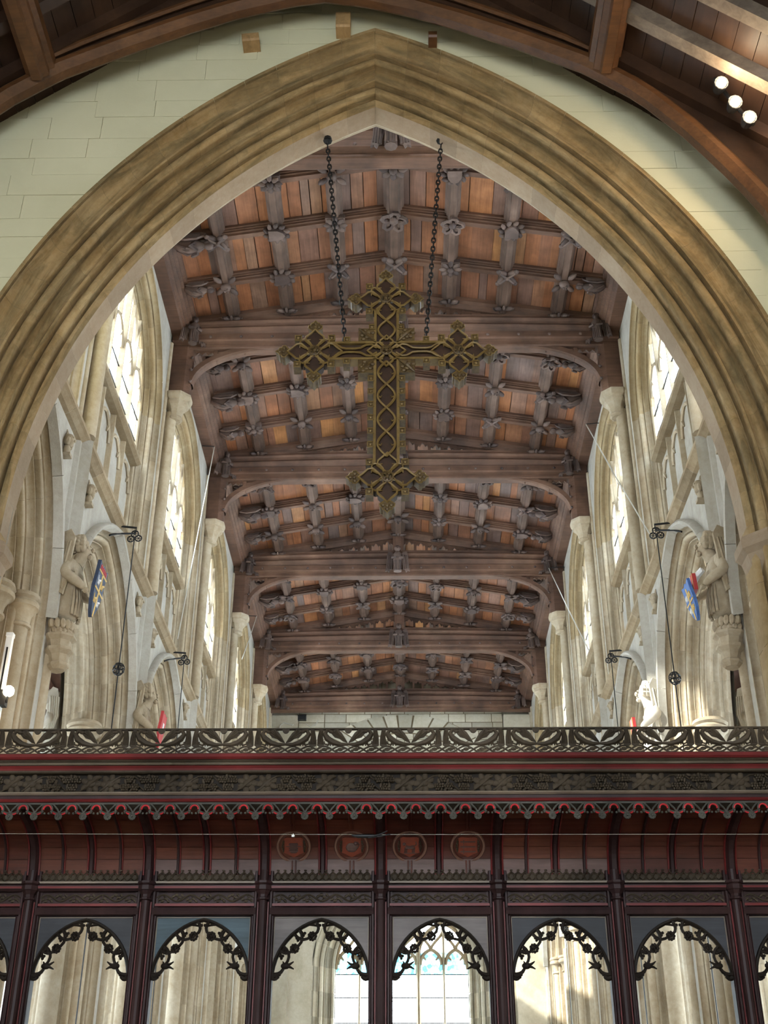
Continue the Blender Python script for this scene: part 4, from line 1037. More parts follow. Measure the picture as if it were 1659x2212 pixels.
    def block(x, z, k=0.036):
        k *= 1.12
        mb = MB().box(x - k, x + k, F, Bk, z - k, z + k)
        mb.ball((x, F, z), k * 0.45, 6, 4, (1, 1, 1), 1)
        for i in (-1, 1):
            mb.box(x - k, x + k, F - 0.012, F, z + i * k * 0.85 - 0.005, z + i * k * 0.85 + 0.005, 1); mb.box(x + i * k * 0.85 - 0.005, x + i * k * 0.85 + 0.005, F - 0.012, F, z - k, z + k, 1)
        put('crocket', P(mb), ['cross_leaf', 'gilt_rib'], root)
    meds = (((-0.75, 0, 0), 'left'), ((0.75, 0, -0.005), 'right'), ((-0.008, 0, 0.695), 'top'), ((0.01, 0, -1.55), 'foot'))
    for c, nm in meds:
        petals(c, 0.285, 4, 'medallion')
        out = {'left': (PI, PI / 2, -PI / 2), 'right': (0, PI / 2, -PI / 2), 'top': (PI / 2, 0, PI), 'foot': (-PI / 2, 0, PI)}[nm]
        for a in out: fleuron(c[0] + 0.262 * math.cos(a), c[2] + 0.262 * math.sin(a), a)
        for k in range(4):
            a = PI / 4 + k * PI / 2; block(c[0] + 0.247 * math.cos(a), c[2] + 0.24 * math.sin(a), 0.034)
    petals((0, 0, 0), 0.20, 4, 'crossing')
    for k in range(6):
        for s in (-1, 1): block(s * 0.158, -0.36 - 0.162 * k, 0.031)
    for z in (0.31,):
        for s in (-1, 1): block(s * 0.152, z, 0.031)
    for s in (-1, 1):
        for z in (-0.135, 0.145): block(s * 0.415, z, 0.031)
        for v in (-1, 1):
            x0, z0 = s * 0.21, 0.005 + v * 0.205; mb = MB().box(x0 - 0.085, x0 + 0.085, F, Bk + 0.02, z0 - 0.085, z0 + 0.085)
            for k in range(9): mb.ball((x0 + 0.06 * math.cos(k * 2.4) * (0.3 + k / 9), F, z0 + 0.06 * math.sin(k * 2.4) * (0.3 + k / 9)), 0.026, 6, 4, (1.2, 0.7, 0.9))
            mb.tube([(x0 - s * 0.08, F - 0.008, z0 - v * 0.08), (x0, F - 0.02, z0), (x0 + s * 0.08, F - 0.008, z0 + v * 0.08)], [0.012, 0.02, 0.008], 5)
            put('leaf_block', P(mb), 'cross_leaf', root)
    # chains
    for i, (x0, z0, x1, z1) in enumerate(((-0.74, 12.62, -0.48, 9.58), (0.59, 12.60, 0.37, 9.58))):
        ch = tag(empty('chain', ((x0 + x1) / 2, cy, z1)), ('black iron chain from the arch to the cross arm, beside the rosette-carved purlin', 'black iron chain from the arch to the cross arm, hanging over plain planks')[i], 'chain', 'chains of the hanging cross')
        a, b = Vector((x0, cy, z0 - 0.12)), Vector((x1, cy, z1)); n_ = 46; mb = MB(); d = (b - a) / n_; dn = d.normalized()
        for k in range(n_):
            c = a + d * (k + 0.5); sd = Vector((1, 0, 0)) if k % 2 else Vector((0, 1, 0)); sd = (sd - dn * sd.dot(dn)).normalized()
            pts = [c + dn * (0.046 * math.cos(t)) + sd * (0.021 * math.sin(t)) for t in [2 * PI * q / 8 for q in range(8)]]
            mb.tube(pts + pts[:1], 0.0085, 4)
        put('links', mb, 'iron', ch)
        mb = MB().lathe([(0.05, 0.0), (0.055, 0.02), (0.03, 0.05), (0.015, 0.06)], (x0, cy, z0 - 0.06), 8)
        mb.ball((x0, cy, z0 - 0.01), 0.05, 8, 5, (1, 1, 0.6))
        mb.tube([(x0, cy, z0 - 0.04), (x0 + 0.02, cy, z0 - 0.08), (x0, cy, z0 - 0.115), (x0 - 0.02, cy, z0 - 0.09)], 0.009, 5)
        put('hook_plate', mb, 'iron', ch)
hanging_cross()

# ------------------------------------------------------------------ rood screen
SP = 0.8486; SX0 = -2.606
PXS = [SX0 + SP * i for i in range(-1, 8)]
XA, XB = PXS[0] - 0.08, PXS[-1] + 0.08
def cove(q): return 8.985 - 0.10 * q - 0.56 * q ** 4, 3.775 + 0.37 * (1 - max(0.0, 1 - q) ** 1.25)
def covec(q, off=0.0):
    y, z = cove(q); y2, z2 = cove(min(q + 0.01, 1.01)); ty, tz = y2 - y, z2 - z; l = math.hypot(ty, tz); ny, nz = -tz / l, ty / l
    return y + ny * off, z + nz * off
def screen():
    root = tag(empty('rood_screen', (-0.06, 9.0, 0)), 'dark carved oak screen with red mouldings, pierced cresting and traceried openings', 'screen')
    def bar(name, x0, x1, sec, mat, parent=None): return put(name, MB().prism(sec, x0, x1, 'X'), mat, parent or root)
    def rect(y0, y1, z0, z1): return [(y0, z0), (y1, z0), (y1, z1), (y0, z1)]
    # posts
    for x in PXS:
        sec = [(-0.085, 9.07), (-0.085, 8.985), (-0.07, 8.985), (-0.062, 8.965), (-0.05, 8.965), (-0.042, 8.985), (-0.03, 8.975)]
        sec += [(0.032 * math.cos(a), 8.955 + 0.032 * math.sin(a)) for a in [PI + PI * k / 6 for k in range(7)]]
        sec += [(-a, b) for a, b in sec[6::-1]]
        p = put('post', MB().prism([(x + a, b) for a, b in sec], 0, 3.80, 'Z'), 'screen_wood', root)
        for s in (-1, 1): put('red_fillet', MB().box(x + s * 0.0375 - 0.004, x + s * 0.0375 + 0.004, 8.972, 8.99, 0, 3.58), 'red_paint', p)
        cap = MB().lathe([(0.036, 3.585), (0.045, 3.59), (0.045, 3.60), (0.036, 3.605), (0.038, 3.625), (0.055, 3.65), (0.062, 3.655), (0.062, 3.685), (0.055, 3.69), (0.068, 3.70), (0.068, 3.715), (0.05, 3.72)], (x, 8.95, 0), 8, rot=PI / 8)
        put('post_capital', cap, 'screen_wood', p)
    MED = {2, 3}
    sp_m = ['spandrel_paint', 'spandrel_paint', 'spandrel_blue', 'spandrel_oak', 'spandrel_oak', 'spandrel_paint', 'spandrel_paint', 'spandrel_paint']
    A = Arch(0.352, 3.05, 0.42)
    # shared carved meshes
    tr = tracery_mesh(A).mesh('cusped_tracery', 'screen_tracery'); ros = rosette_mesh(0.036).mesh('rosette', 'screen_tracery', True); spk = spiky_mesh().mesh('spiked_flower', 'screen_tracery', True)
    trail = trail_mesh(SP - 0.14).mesh('vine_trail', 'screen_carving', True); brat = brattish_mesh(SP - 0.15).mesh('brattishing', 'screen_carving')
    for b in range(8):
        x0, x1 = PXS[b], PXS[b + 1]; xm = (x0 + x1) / 2; i = b - 1
        bar('head_rail', x0 + 0.05, x1 - 0.05, [(8.985, 3.485), (8.965, 3.492), (8.955, 3.515), (8.965, 3.54), (8.985, 3.548), (9.07, 3.548), (9.07, 3.485)], 'screen_wood')
        bar('red_fillet', x0 + 0.05, x1 - 0.05, rect(8.972, 9.05, 3.552, 3.57), 'red_paint')
        bar('trail_board', x0 + 0.05, x1 - 0.05, rect(8.995, 9.06, 3.57, 3.655), 'screen_wood')
        inst('vine_trail', trail, TR(xm, 8.99, 3.612), root)
        bar('cap_rail', x0 + 0.04, x1 - 0.04, [(9.06, 3.655), (8.96, 3.655), (8.945, 3.67), (8.945, 3.695), (8.97, 3.71), (9.06, 3.71)], 'screen_wood')
        bar('red_fillet', x0 + 0.05, x1 - 0.05, rect(8.94, 8.96, 3.672, 3.686), 'red_paint')
        bar('buff_fillet', x0 + 0.05, x1 - 0.05, rect(8.945, 8.99, 3.708, 3.722), 'fillet_buff')
        inst('brattishing', brat, TR(xm, 8.955, 3.722), root)
        # spandrels around the opening
        for s in (-1, 1):
            pl = [(-0.352, 3.05)] + [A.half(0, t / 10) for t in range(1, 11)] + [(0, 3.49), (-0.352, 3.49)]
            put('spandrel_panel', MB().prism([(xm - s * p, z) for p, z in pl], 9.005, 9.03), sp_m[b], root)
            put('gilt_edge', MB().box(xm + s * 0.336 - 0.003, xm + s * 0.336 + 0.003, 8.998, 9.006, 3.15, 3.48), 'fillet_buff', root)
        put('gilt_edge', MB().box(xm - 0.336, xm + 0.336, 8.998, 9.006, 3.474, 3.48), 'fillet_buff', root)
        for s in (-1, 1): put('side_moulding', MB().prism([(xm + s * 0.352, 8.99), (xm + s * 0.34, 8.975), (xm + s * 0.345, 9.06), (xm + s * 0.365, 9.06)], 0, 3.49, 'Z'), 'screen_wood', root)
        inst('cusped_tracery', tr, TR(xm, 8.995, 0), root)
        for s in (-1, 1):
            for u, v in ((0.18, 0.70), (0.53, 0.50)): inst('rosette', ros, TR(xm + s * u * 0.352, 8.985, 3.05 + v * 0.42), root)
            inst('spiked_flower', spk, TR(xm + s * 0.70 * 0.352, 8.985, 3.05 + 0.22 * 0.42) @ SC(s, 1, 1), root)
        # cove boards
        qs = [0, 0.24, 0.43, 0.62, 0.8, 1.0]
        for k in range(5):
            rows = []
            for j in range(4):
                q = qs[k] + (qs[k + 1] - qs[k]) * j / 3
                q = q + (0.004 if j == 0 else -0.004 if j == 3 else 0)
                a, c_ = covec(q, 0.0), covec(q, -0.02); rows.append([(x0, *a), (x1, *a), (x1, *c_), (x0, *c_)])
            put('cove_board', MB().strip(rows, closed=True), 'cove_board_worn' if (k == 0 and 2 <= b <= 5) else 'cove_board', root)
        # ribs
        def rib(x, r, q0=0.0, q1=1.0, mat='screen_wood', off=0.012, name='cove_rib'):
            pts = [(x, *covec(q0 + (q1 - q0) * j / 12, off)) for j in range(13)]
            return put(name, MB().tube(pts, r, 6), mat, root)
        rib(xm, 0.02); 
        for s in (-1, 1): rib(xm + s * 0.026, 0.007, mat='red_paint', off=0.014)
        for fr in (0.25, 0.75):
            xq = x0 + SP * fr
            if i in MED:
                rib(xq - 0.012, 0.006, 0, 0.22, 'cove_board'); rib(xq + 0.012, 0.006, 0, 0.22, 'cove_board')
                rib(xq - 0.012, 0.006, 0.70, 1, 'cove_board'); rib(xq + 0.012, 0.006, 0.70, 1, 'cove_board')
                medallion(root, xq, 0.455, (i - 2) * 2 + (0 if fr < 0.5 else 1))
            else:
                rib(xq, 0.011); rib(xq + 0.014, 0.005, mat='red_paint')
    for x in PXS:
        pts = [(x, *covec(j / 12, 0.018)) for j in range(13)]
        put('cove_rib', MB().tube(pts, 0.034, 6), 'screen_wood', root)
        for s in (-1, 1): put('red_fillet', MB().tube([(x + s * 0.04, *covec(j / 12, 0.016)) for j in range(13)], 0.007, 5), 'red_paint', root)
    put('cove_back', MB().strip([[(XA, *covec(j / 14, -0.03)), (XB, *covec(j / 14, -0.03))] for j in range(15)]), 'screen_wood', root)
    # cornice
    bar('loft_beam', XA, XB, rect(8.32, 9.3, 4.14, 4.40), 'screen_wood')
    bar('pendant_rail', XA, XB, [(8.23, 4.075), (8.23, 4.088), (8.34, 4.088), (8.34, 4.075)], 'screen_green')
    bar('red_fillet', XA, XB, [(8.22, 4.09), (8.21, 4.10), (8.22, 4.112), (8.34, 4.112), (8.34, 4.09)], 'red_paint')
    bar('dark_fillet', XA, XB, [(8.225, 4.113), (8.225, 4.134), (8.34, 4.134), (8.34, 4.113)], 'screen_wood')
    bar('buff_fillet', XA, XB, [(8.215, 4.136), (8.20, 4.145), (8.21, 4.158), (8.34, 4.16), (8.34, 4.136)], 'fillet_buff')
    bar('frieze_board', XA, XB, rect(8.262, 8.34, 4.16, 4.294), 'screen_tracery')
    bar('dark_fillet', XA, XB, [(8.225, 4.294), (8.215, 4.30), (8.215, 4.312), (8.34, 4.312), (8.34, 4.294)], 'screen_carving')
    bar('red_hollow', XA, XB, [(8.235, 4.313), (8.228, 4.33), (8.215, 4.346), (8.34, 4.348), (8.34, 4.313)], 'red_paint')
    bar('buff_fillet', XA, XB, [(8.205, 4.349), (8.195, 4.356), (8.205, 4.364), (8.34, 4.364), (8.34, 4.349)], 'fillet_buff')
    bar('dark_fillet', XA, XB, [(8.205, 4.365), (8.192, 4.374), (8.205, 4.386), (8.34, 4.386), (8.34, 4.365)], 'screen_carving')
    bar('red_band', XA, XB, [(8.20, 4.387), (8.185, 4.40), (8.19, 4.424), (8.34, 4.428), (8.34, 4.387)], 'red_paint')
    cr = crest_mesh().mesh('dragon_crest', 'screen_carving', True); fr_ = frieze_mesh().mesh('grape_carving', 'screen_carving', True)
    pg, pr2, ps = pendant_mesh()
    pgm, prm, psm = pg.mesh('pendant_arch', 'screen_green', True), pr2.mesh('red_edge', 'bright_red', True), ps.mesh('pendant_rosette', 'screen_green', True)
    x = -0.279 - 0.4424 * 7
    while x < XB + 0.2: inst('dragon_crest', cr, TR(x, 8.205, 4.426), root); x += 0.4424
    bar('crest_rail', XA, XB, rect(8.195, 8.225, 4.602, 4.612), 'screen_carving')
    x = -0.5 - 0.274 * 11; k = 0
    while x < XB: inst('grape_carving', fr_, TR(x, 8.255, 4.227) @ (RY(PI) if k % 2 else Matrix()), root); x += 0.274; k += 1
    x = -0.06 - 0.1697 * 20
    while x < XB:
        u = inst('pendant_arch', pgm, TR(x - 0.08485, 8.235, 4.078), root)
        inst('red_edge', prm, TR(x - 0.08485, 8.235, 4.078), u); inst('pendant_rosette', psm, TR(x, 8.23, 4.078), u); x += 0.1697

def rosette_mesh(r):
    mb = MB().ball((0, -0.004, 0), r * 0.4, 7, 5)
    for k in range(9):
        a = k * 2 * PI / 9; mb.ball((r * 0.68 * math.cos(a), 0, r * 0.68 * math.sin(a)), r * 0.34, 5, 4, (1, 0.7, 1))
    return mb
def spiky_mesh():
    mb = MB().ball((0, 0, 0), 0.026, 7, 5, (1.3, 0.8, 0.9))
    for dx, dz, l in ((-1, 0.5, 0.065), (-1, -0.35, 0.065), (-0.3, 0.9, 0.035), (0.5, 0.8, 0.035)):
        n_ = math.hypot(dx, dz); mb.tube([(0, 0, 0), (l * 0.6 * dx / n_, -0.008, l * 0.6 * dz / n_ * 0.7), (l * dx / n_, -0.004, l * dz / n_)], [0.014, 0.009, 0.004], 5)
    return mb
def tracery_mesh(A):
    mb = MB(); hw = 0.352
    def pt(s, u, v): return (s * u * hw, 0, 3.05 + v * 0.42)
    for s in (-1, 1):
        mb.strip([[(-s * A.half(r, t / 12)[0], y, A.half(r, t / 12)[1]) for r, y in ((-0.004, 0.0), (0.0, -0.012), (0.012, -0.015), (0.022, 0.0), (0.022, 0.02), (-0.004, 0.02))] for t in range(13)], closed=True)
        B_ = lambda t, r=0.012: (-s * A.half(r, t)[0], 0, A.half(r, t)[1])
        def bow(p, q, k, r0=0.013, r1=0.010):
            p, q = Vector(p), Vector(q); d = q - p; n_ = Vector((-d.z, 0, d.x)) * k; pts = []
            for i in range(6):
                t = i / 5; pts.append(p + d * t + n_ * 4 * t * (1 - t))
            mb.tube(pts, [r0 + (r1 - r0) * i / 5 for i in range(6)], 5)
        R1, R2, R3 = pt(s, 0.20, 0.70), pt(s, 0.54, 0.50), pt(s, 0.72, 0.23)
        # foil arcs between the cusps
        bow(B_(0.93), R1, -s * 0.30); bow(B_(0.62), R1, s * 0.25)
        bow(B_(0.70), R2, -s * 0.28); bow(B_(0.36), R2, s * 0.25)
        bow(B_(0.42), R3, -s * 0.28); bow(B_(0.06), R3, s * 0.22, 0.018)
        bow(B_(0.03), pt(s, 0.84, 0.06), s * 0.3, 0.018, 0.012)
        # leafy trefoil tips
        for u, v in ((0.06, 0.87), (0.36, 0.74), (0.47, 0.66), (0.72, 0.46), (0.79, 0.37), (0.84, 0.07)):
            c = pt(s, u, v); near = B_(min(0.98, max(0.05, (v * 0.95))))
            mb.tube([near, ((near[0] + c[0]) / 2, -0.004, (near[2] + c[2]) / 2), c], [0.010, 0.008, 0.007], 4)
            for k in range(3): mb.ball((c[0] + 0.011 * math.cos(k * 2.1 + 0.5), -0.003, c[2] + 0.011 * math.sin(k * 2.1 + 0.5)), 0.0115, 5, 4)
    return mb
def trail_mesh(w_):
    mb = MB(); n_ = 40; per = w_ / 3.5
    mb.tube([(-w_ / 2 + w_ * i / n_, -0.004, 0.023 * math.sin(2 * PI * (w_ * i / n_) / per)) for i in range(n_ + 1)], 0.006, 4)
    k = 0; x = -w_ / 2 + per / 4
    while x < w_ / 2 - 0.02:
        s = -1 if k % 2 else 1
        for dx, dz in ((-0.03, -0.012), (-0.008, -0.024), (0.016, -0.006), (0.035, -0.022)):
            mb.ball((x + dx, -0.004, s * dz * 0.9), 0.011, 5, 4, (1.5, 0.5, 0.9), 0, RY(dx * 20))
        mb.tube([(x, -0.004, s * 0.02), (x + 0.01, -0.006, s * -0.005), (x - 0.01, -0.006, s * -0.015)], 0.004, 4)
        x += per / 2; k += 1
    return mb
def brattish_mesh(w_):
    mb = MB(); n_ = 14; u = w_ / n_
    for i in range(n_):
        x = -w_ / 2 + u * (i + 0.5)
        mb.tube([(x - u / 2, 0, 0.028), (x, 0, 0.004), (x + u / 2, 0, 0.028)], 0.0055, 4)
        mb.tube([(x - u / 2, 0.004, 0.026), (x - u * 0.3, 0, 0.052), (x, -0.004, 0.064), (x + u * 0.3, 0, 0.052), (x + u / 2, 0.004, 0.026)], 0.006, 4)
        mb.ball((x, -0.006, 0.076), 0.0085, 5, 4, (1.5, 0.8, 0.8)); mb.ball((x - u / 2, 0, 0.046), 0.008, 5, 4)
    mb.box(-w_ / 2, w_ / 2, 0.012, 0.02, 0.0, 0.05)
    return mb
def crest_mesh():
    mb = MB()
    for s in (-1, 1):
        mb.tube([(0, 0, 0.068), (s * 0.05, -0.006, 0.064), (s * 0.1, -0.01, 0.075), (s * 0.145, -0.012, 0.105), (s * 0.165, -0.01, 0.14), (s * 0.15, -0.008, 0.165), (s * 0.128, -0.006, 0.163)], [0.009, 0.015, 0.021, 0.023, 0.018, 0.014, 0.011], 6)
        mb.ball((s * 0.12, -0.006, 0.158), 0.014, 6, 4, (1.5, 1, 1)); mb.tube([(s * 0.115, -0.006, 0.158), (s * 0.095, -0.008, 0.15)], [0.008, 0.004], 4)
        pl = [(0.003, 0.078), (0.035, 0.088), (0.06, 0.108), (0.095, 0.118), (0.118, 0.145), (0.105, 0.172), (0.075, 0.178), (0.045, 0.15), (0.02, 0.11)]
        mb.prism([(s * a, b) for a, b in pl], -0.004, 0.006)
        for k in range(4): mb.tube([(s * 0.008, -0.005, 0.085), (s * (0.05 + 0.005 * k), -0.007, 0.105 + 0.012 * k), (s * (0.108 - 0.008 * k), -0.005, 0.14 + 0.012 * k)], [0.003, 0.005, 0.004], 4)
        pl = [(0.168, 0.062), (0.205, 0.05), (0.219, 0.06), (0.216, 0.12), (0.207, 0.165), (0.196, 0.18), (0.176, 0.172), (0.178, 0.12)]
        mb.prism([(s * a, b) for a, b in pl], -0.004, 0.006)
        for k in range(4): mb.tube([(s * (0.178 + 0.011 * k), -0.005, 0.066), (s * (0.182 + 0.009 * k), -0.008, 0.12), (s * (0.182 + 0.007 * k), -0.005, 0.165)], 0.0042, 4)
        mb.tube([(s * 0.12, 0, 0.085), (s * 0.14, 0, 0.062), (s * 0.165, 0, 0.07), (s * 0.168, 0, 0.09)], [0.008, 0.007, 0.006, 0.004], 4)
        for k in range(3): mb.tube([(s * (0.11 + 0.012 * k), 0, 0.08), (s * (0.105 + 0.02 * k), 0, 0.055)], [0.006, 0.004], 4)
        mb.tube([(s * 0.05, 0, 0.18), (s * 0.1, -0.003, 0.182), (s * 0.16, -0.003, 0.178), (s * 0.221, 0, 0.18)], 0.006, 4)
    mb.prism([(0.026 * math.cos(a), 0.178 + 0.03 * math.sin(a)) for a in [PI + PI * k / 8 for k in range(9)]], -0.006, 0.008)
    for ph in (0, PI):
        mb.tube([(-0.2212 + 0.4424 * i / 32, -0.004 * math.cos(i * PI / 8 + ph), 0.029 + 0.024 * math.sin(2 * PI * 2 * i / 32 + ph)) for i in range(33)], 0.0068, 5)
    for k in range(4):
        x = -0.2212 + 0.1106 * (k + 0.5); mb.ball((x, 0, 0.029), 0.019, 6, 4, (1.15, 0.35, 0.75)); 
        for q in (-1, 1): mb.ball((x + q * 0.022, 0, 0.029 + q * 0.006), 0.011, 5, 4, (1.4, 0.4, 0.7))
    mb.box(-0.2212, 0.2212, -0.004, 0.012, 0.0, 0.006)
    return mb
def frieze_mesh():
    mb = MB(); rng = random.Random(4)
    # vine leaf
    c = (-0.07, 0.0)
    mb.ball((c[0], -0.006, c[1]), 0.032, 7, 5, (1.1, 0.55, 0.9))
    for k in range(7):
        a = 0.5 + k * 2 * PI / 7; mb.ball((c[0] + 0.047 * math.cos(a), -0.003, c[1] + 0.044 * math.sin(a)), 0.025, 6, 4, (1.25, 0.4, 0.85), 0, RY(-a))
    mb.tube([(-0.137, 0, -0.05), (-0.11, -0.01, -0.035), (-0.075, -0.014, 0.0), (-0.035, -0.012, 0.03), (0.0, -0.006, 0.052)], [0.007, 0.009, 0.012, 0.007, 0.005], 5)
    # bunches of grapes
    for gx, gz, rows in ((0.065, 0.03, (4, 3, 2)), (0.035, -0.028, (4, 4, 3)), (0.105, -0.025, (3, 4, 3))):
        for r, m in enumerate(rows):
            for i in range(m): mb.ball((gx + (i - (m - 1) / 2) * 0.0175, -0.010 - 0.004 * (i % 2), gz + 0.015 - r * 0.0165), 0.0102, 5, 4)
    for k in range(16): mb.ball((rng.uniform(-0.13, 0.13), 0.0, rng.choice((-0.05, -0.02, 0.02, 0.05)) + rng.uniform(-0.008, 0.008)), 0.016, 5, 4, (1.5, 0.6, 0.7), 0, RY(rng.uniform(0, 3)))
    mb.tube([(0.0, 0, 0.052), (0.05, -0.004, 0.056), (0.1, -0.004, 0.05), (0.137, 0, 0.02)], 0.005, 4)
    return mb
def pendant_mesh():
    g, r, s_ = MB(), MB(), MB(); h = 0.08485
    g.tube(arc((0, -0.036), 0.036, -0.35, PI + 0.35, 12), 0.0065, 5)
    for s in (-1, 1):
        g.tube([(s * h, 0.0, -0.062), (s * 0.07, 0, -0.035), (s * 0.045, 0, -0.008), (s * 0.03, 0, 0.0)], 0.0065, 5)
        g.tube([(s * 0.036, 0, -0.05), (s * 0.055, 0, -0.058), (s * h, 0, -0.066)], 0.006, 4)
        for x, z, q in ((0.031, -0.052, 0.010), (0.014, -0.066, 0.009), (0.034, -0.062, 0.008)): g.ball((s * x, -0.003, z), q, 6, 4)
        r.tube([(s * 0.04, -0.002, -0.06), (s * 0.055, -0.002, -0.068), (s * 0.07, -0.002, -0.072)], 0.0055, 4)
    r.tube(arc((0, -0.036), 0.027, -0.1, PI + 0.1, 10), 0.0062, 5)
    s_.lathe([(0.026, -0.004), (0.026, 0.006)], (0, 0, 0), 9); s_.xf(RX(PI / 2)); s_.xf(TR(0, 0, -0.088))
    for k in range(8): s_.ball((0.018 * math.cos(k * PI / 4), -0.004, -0.088 + 0.018 * math.sin(k * PI / 4)), 0.0095, 5, 4, (1, 0.6, 1))
    s_.ball((0, -0.007, -0.088), 0.009, 6, 4); s_.box(-0.007, 0.007, -0.002, 0.006, -0.07, -0.05)
    return g, r, s_
def medallion(root, x, q, idx):
    y, z = covec(q, 0.012); y2, z2 = covec(q + 0.02, 0.012); t = Vector((0, y2 - y, z2 - z)).normalized(); n_ = Vector((1, 0, 0)).cross(t)
    # local axes: X along the screen, Z up the cove, -Y towards the viewer
    mat = Matrix(((1, 0, 0, x), (0, n_.y * -1 if n_.y < 0 else n_.y, t.y, y), (0, n_.z * (-1 if n_.y < 0 else 1), t.z, z), (0, 0, 0, 1)))
    R_ = 0.118
    m = put('medallion', MB().prism([((R_ + 0.004) * math.cos(a), (R_ + 0.004) * math.sin(a)) for a in [2 * PI * k / 28 for k in range(28)]], -0.006, 0.03).xf(mat), 'cove_board', root)
    ring = [(R_ * math.cos(2 * PI * k / 28), -0.008, R_ * math.sin(2 * PI * k / 28)) for k in range(29)]
    put('ring', MB().tube(ring, 0.010, 6).xf(mat), 'ring_wood', m)
    put('inner_ring', MB().tube([(p[0] * 0.86, -0.007, p[2] * 0.86) for p in ring], 0.004, 5).xf(mat), 'cove_board', m)
    sh = [(-0.068, 0.066), (-0.05, 0.074), (0, 0.07), (0.05, 0.074), (0.068, 0.066), (0.064, 0.0), (0.072, -0.045), (0.04, -0.058), (0.0, -0.082), (-0.04, -0.058), (-0.072, -0.045), (-0.064, 0.0)]
    put('shield', MB().prism(sh, -0.016, -0.004).xf(mat), 'heraldic_shield', m)
    mb = MB()
    if idx == 0:
        mb.prism([(-0.03, 0.03), (0.03, 0.03), (0.026, 0.0), (0.03, -0.03), (0.018, -0.045), (-0.018, -0.045), (-0.03, -0.03), (-0.026, 0.0)], -0.024, -0.014)
        for zz in (0.018, -0.012, -0.03): mb.box(-0.034, 0.034, -0.027, -0.02, zz, zz + 0.006)
        mb.box(-0.055, 0.055, -0.022, -0.014, 0.002, 0.007)
    elif idx == 1:
        mb.ball((0, -0.014, -0.005), 0.042, 10, 6, (1.1, 0.3, 0.9)); mb.ball((0.03, -0.018, 0.028), 0.016, 6, 4)
        mb.tube([(0.042, -0.016, -0.01), (0.055, -0.02, 0.02), (0.04, -0.02, 0.04)], 0.006, 4)
    elif idx == 2:
        mb.tube([(-0.03, -0.018, 0.0), (0.0, -0.02, -0.004), (0.03, -0.018, 0.0)], [0.014, 0.012, 0.014], 6); mb.ball((-0.04, -0.018, 0.022), 0.013, 6, 4)
        for a in (-0.032, -0.02, 0.024, 0.036): mb.tube([(a, -0.017, -0.005), (a - 0.004, -0.017, -0.045)], 0.005, 4)
        mb.tube([(0.034, -0.017, 0.004), (0.05, -0.017, 0.02), (0.044, -0.017, 0.04)], 0.004, 4); mb.box(-0.045, 0.05, -0.02, -0.014, -0.052, -0.047)
    else:
        for zz in (0.038, 0.0, -0.038):
            mb.box(-0.055, 0.055, -0.021, -0.014, zz - 0.004, zz + 0.004); mb.box(-0.034, -0.027, -0.022, -0.014, zz - 0.014, zz + 0.014)
    put('charge', mb.xf(mat), 'cove_board_worn', m)
    fo = MB()
    for s in (-1, 1):
        for k in range(5): fo.ball((s * (0.083 - 0.004 * abs(k - 2)), -0.010, -0.035 + 0.018 * k), 0.009, 5, 4, (1, 0.7, 1.1))
    put('foliage', fo.xf(mat), 'screen_carving', m)
plain('ring_wood', (0.17, 0.085, 0.06), 0.45)
plain('heraldic_shield', (0.22, 0.042, 0.018), 0.5, 0, (0.16, 0.03, 0.016), 18)
screen()
# wire with a clip-on microphone in front of the cove
wr = tag(put('wire', MB().tube([(-3.2, 8.15, 3.855), (-1.5, 8.15, 3.845), (0, 8.15, 3.84), (1.6, 8.15, 3.838), (3.2, 8.15, 3.835)], 0.0014, 4), 'cable'), 'thin taut wire stretched across the front of the screen cove', 'wire')
mr = tag(empty('microphone', (-0.14, 8.15, 3.80)), 'black slim microphone clipped to the thin wire before the cove', 'microphone')
put('body', MB().tube([(-0.24, 8.15, 3.835), (-0.2, 8.15, 3.83), (-0.1, 8.15, 3.83), (-0.07, 8.15, 3.832)], [0.006, 0.013, 0.013, 0.009], 8), 'iron', mr, True)
put('clip', MB().tube([(-0.12, 8.148, 3.822), (-0.05, 8.14, 3.84), (0.0, 8.14, 3.862)], [0.008, 0.006, 0.004], 5).tube([(-0.13, 8.15, 3.82), (-0.06, 8.15, 3.828), (0.02, 8.15, 3.842)], [0.006, 0.006, 0.004], 5), 'iron', mr)
tag(put('cable_tag', MB().box(-0.645, -0.625, 8.145, 8.155, 3.825, 3.838).tube([(-0.635, 8.15, 3.836), (-0.635, 8.15, 3.846)], 0.004, 5), 'white_paint'), 'tiny pale tag hanging on the thin wire before the jar shield', 'tag')

# ------------------------------------------------------------------ stone angels
def skin_mesh(name, nodes, edges, mat, sub=1):
    me = bpy.data.meshes.new('tmp'); me.from_pydata([n_[0] for n_ in nodes], edges, []); o = bpy.data.objects.new('tmp', me); COL.objects.link(o)
    sk = o.modifiers.new('s', 'SKIN'); sk.use_smooth_shade = True
    lay = me.skin_vertices[0] if len(me.skin_vertices) else None
    if lay is None:
        bpy.context.view_layer.objects.active = o; lay = me.skin_vertices[0]
    for i, n_ in enumerate(nodes):
        r = n_[1]; lay.data[i].radius = (r, r) if not isinstance(r, tuple) else r
    lay.data[0].use_root = True
    sb = o.modifiers.new('u', 'SUBSURF'); sb.levels = sub; sb.render_levels = sub
    dg = bpy.context.evaluated_depsgraph_get(); ev = o.evaluated_get(dg)
    out = bpy.data.meshes.new_from_object(ev); out.name = name; out.materials.clear(); out.materials.append(M[mat])
    out.polygons.foreach_set('use_smooth', [True] * len(out.polygons))
    bpy.data.objects.remove(o); return out
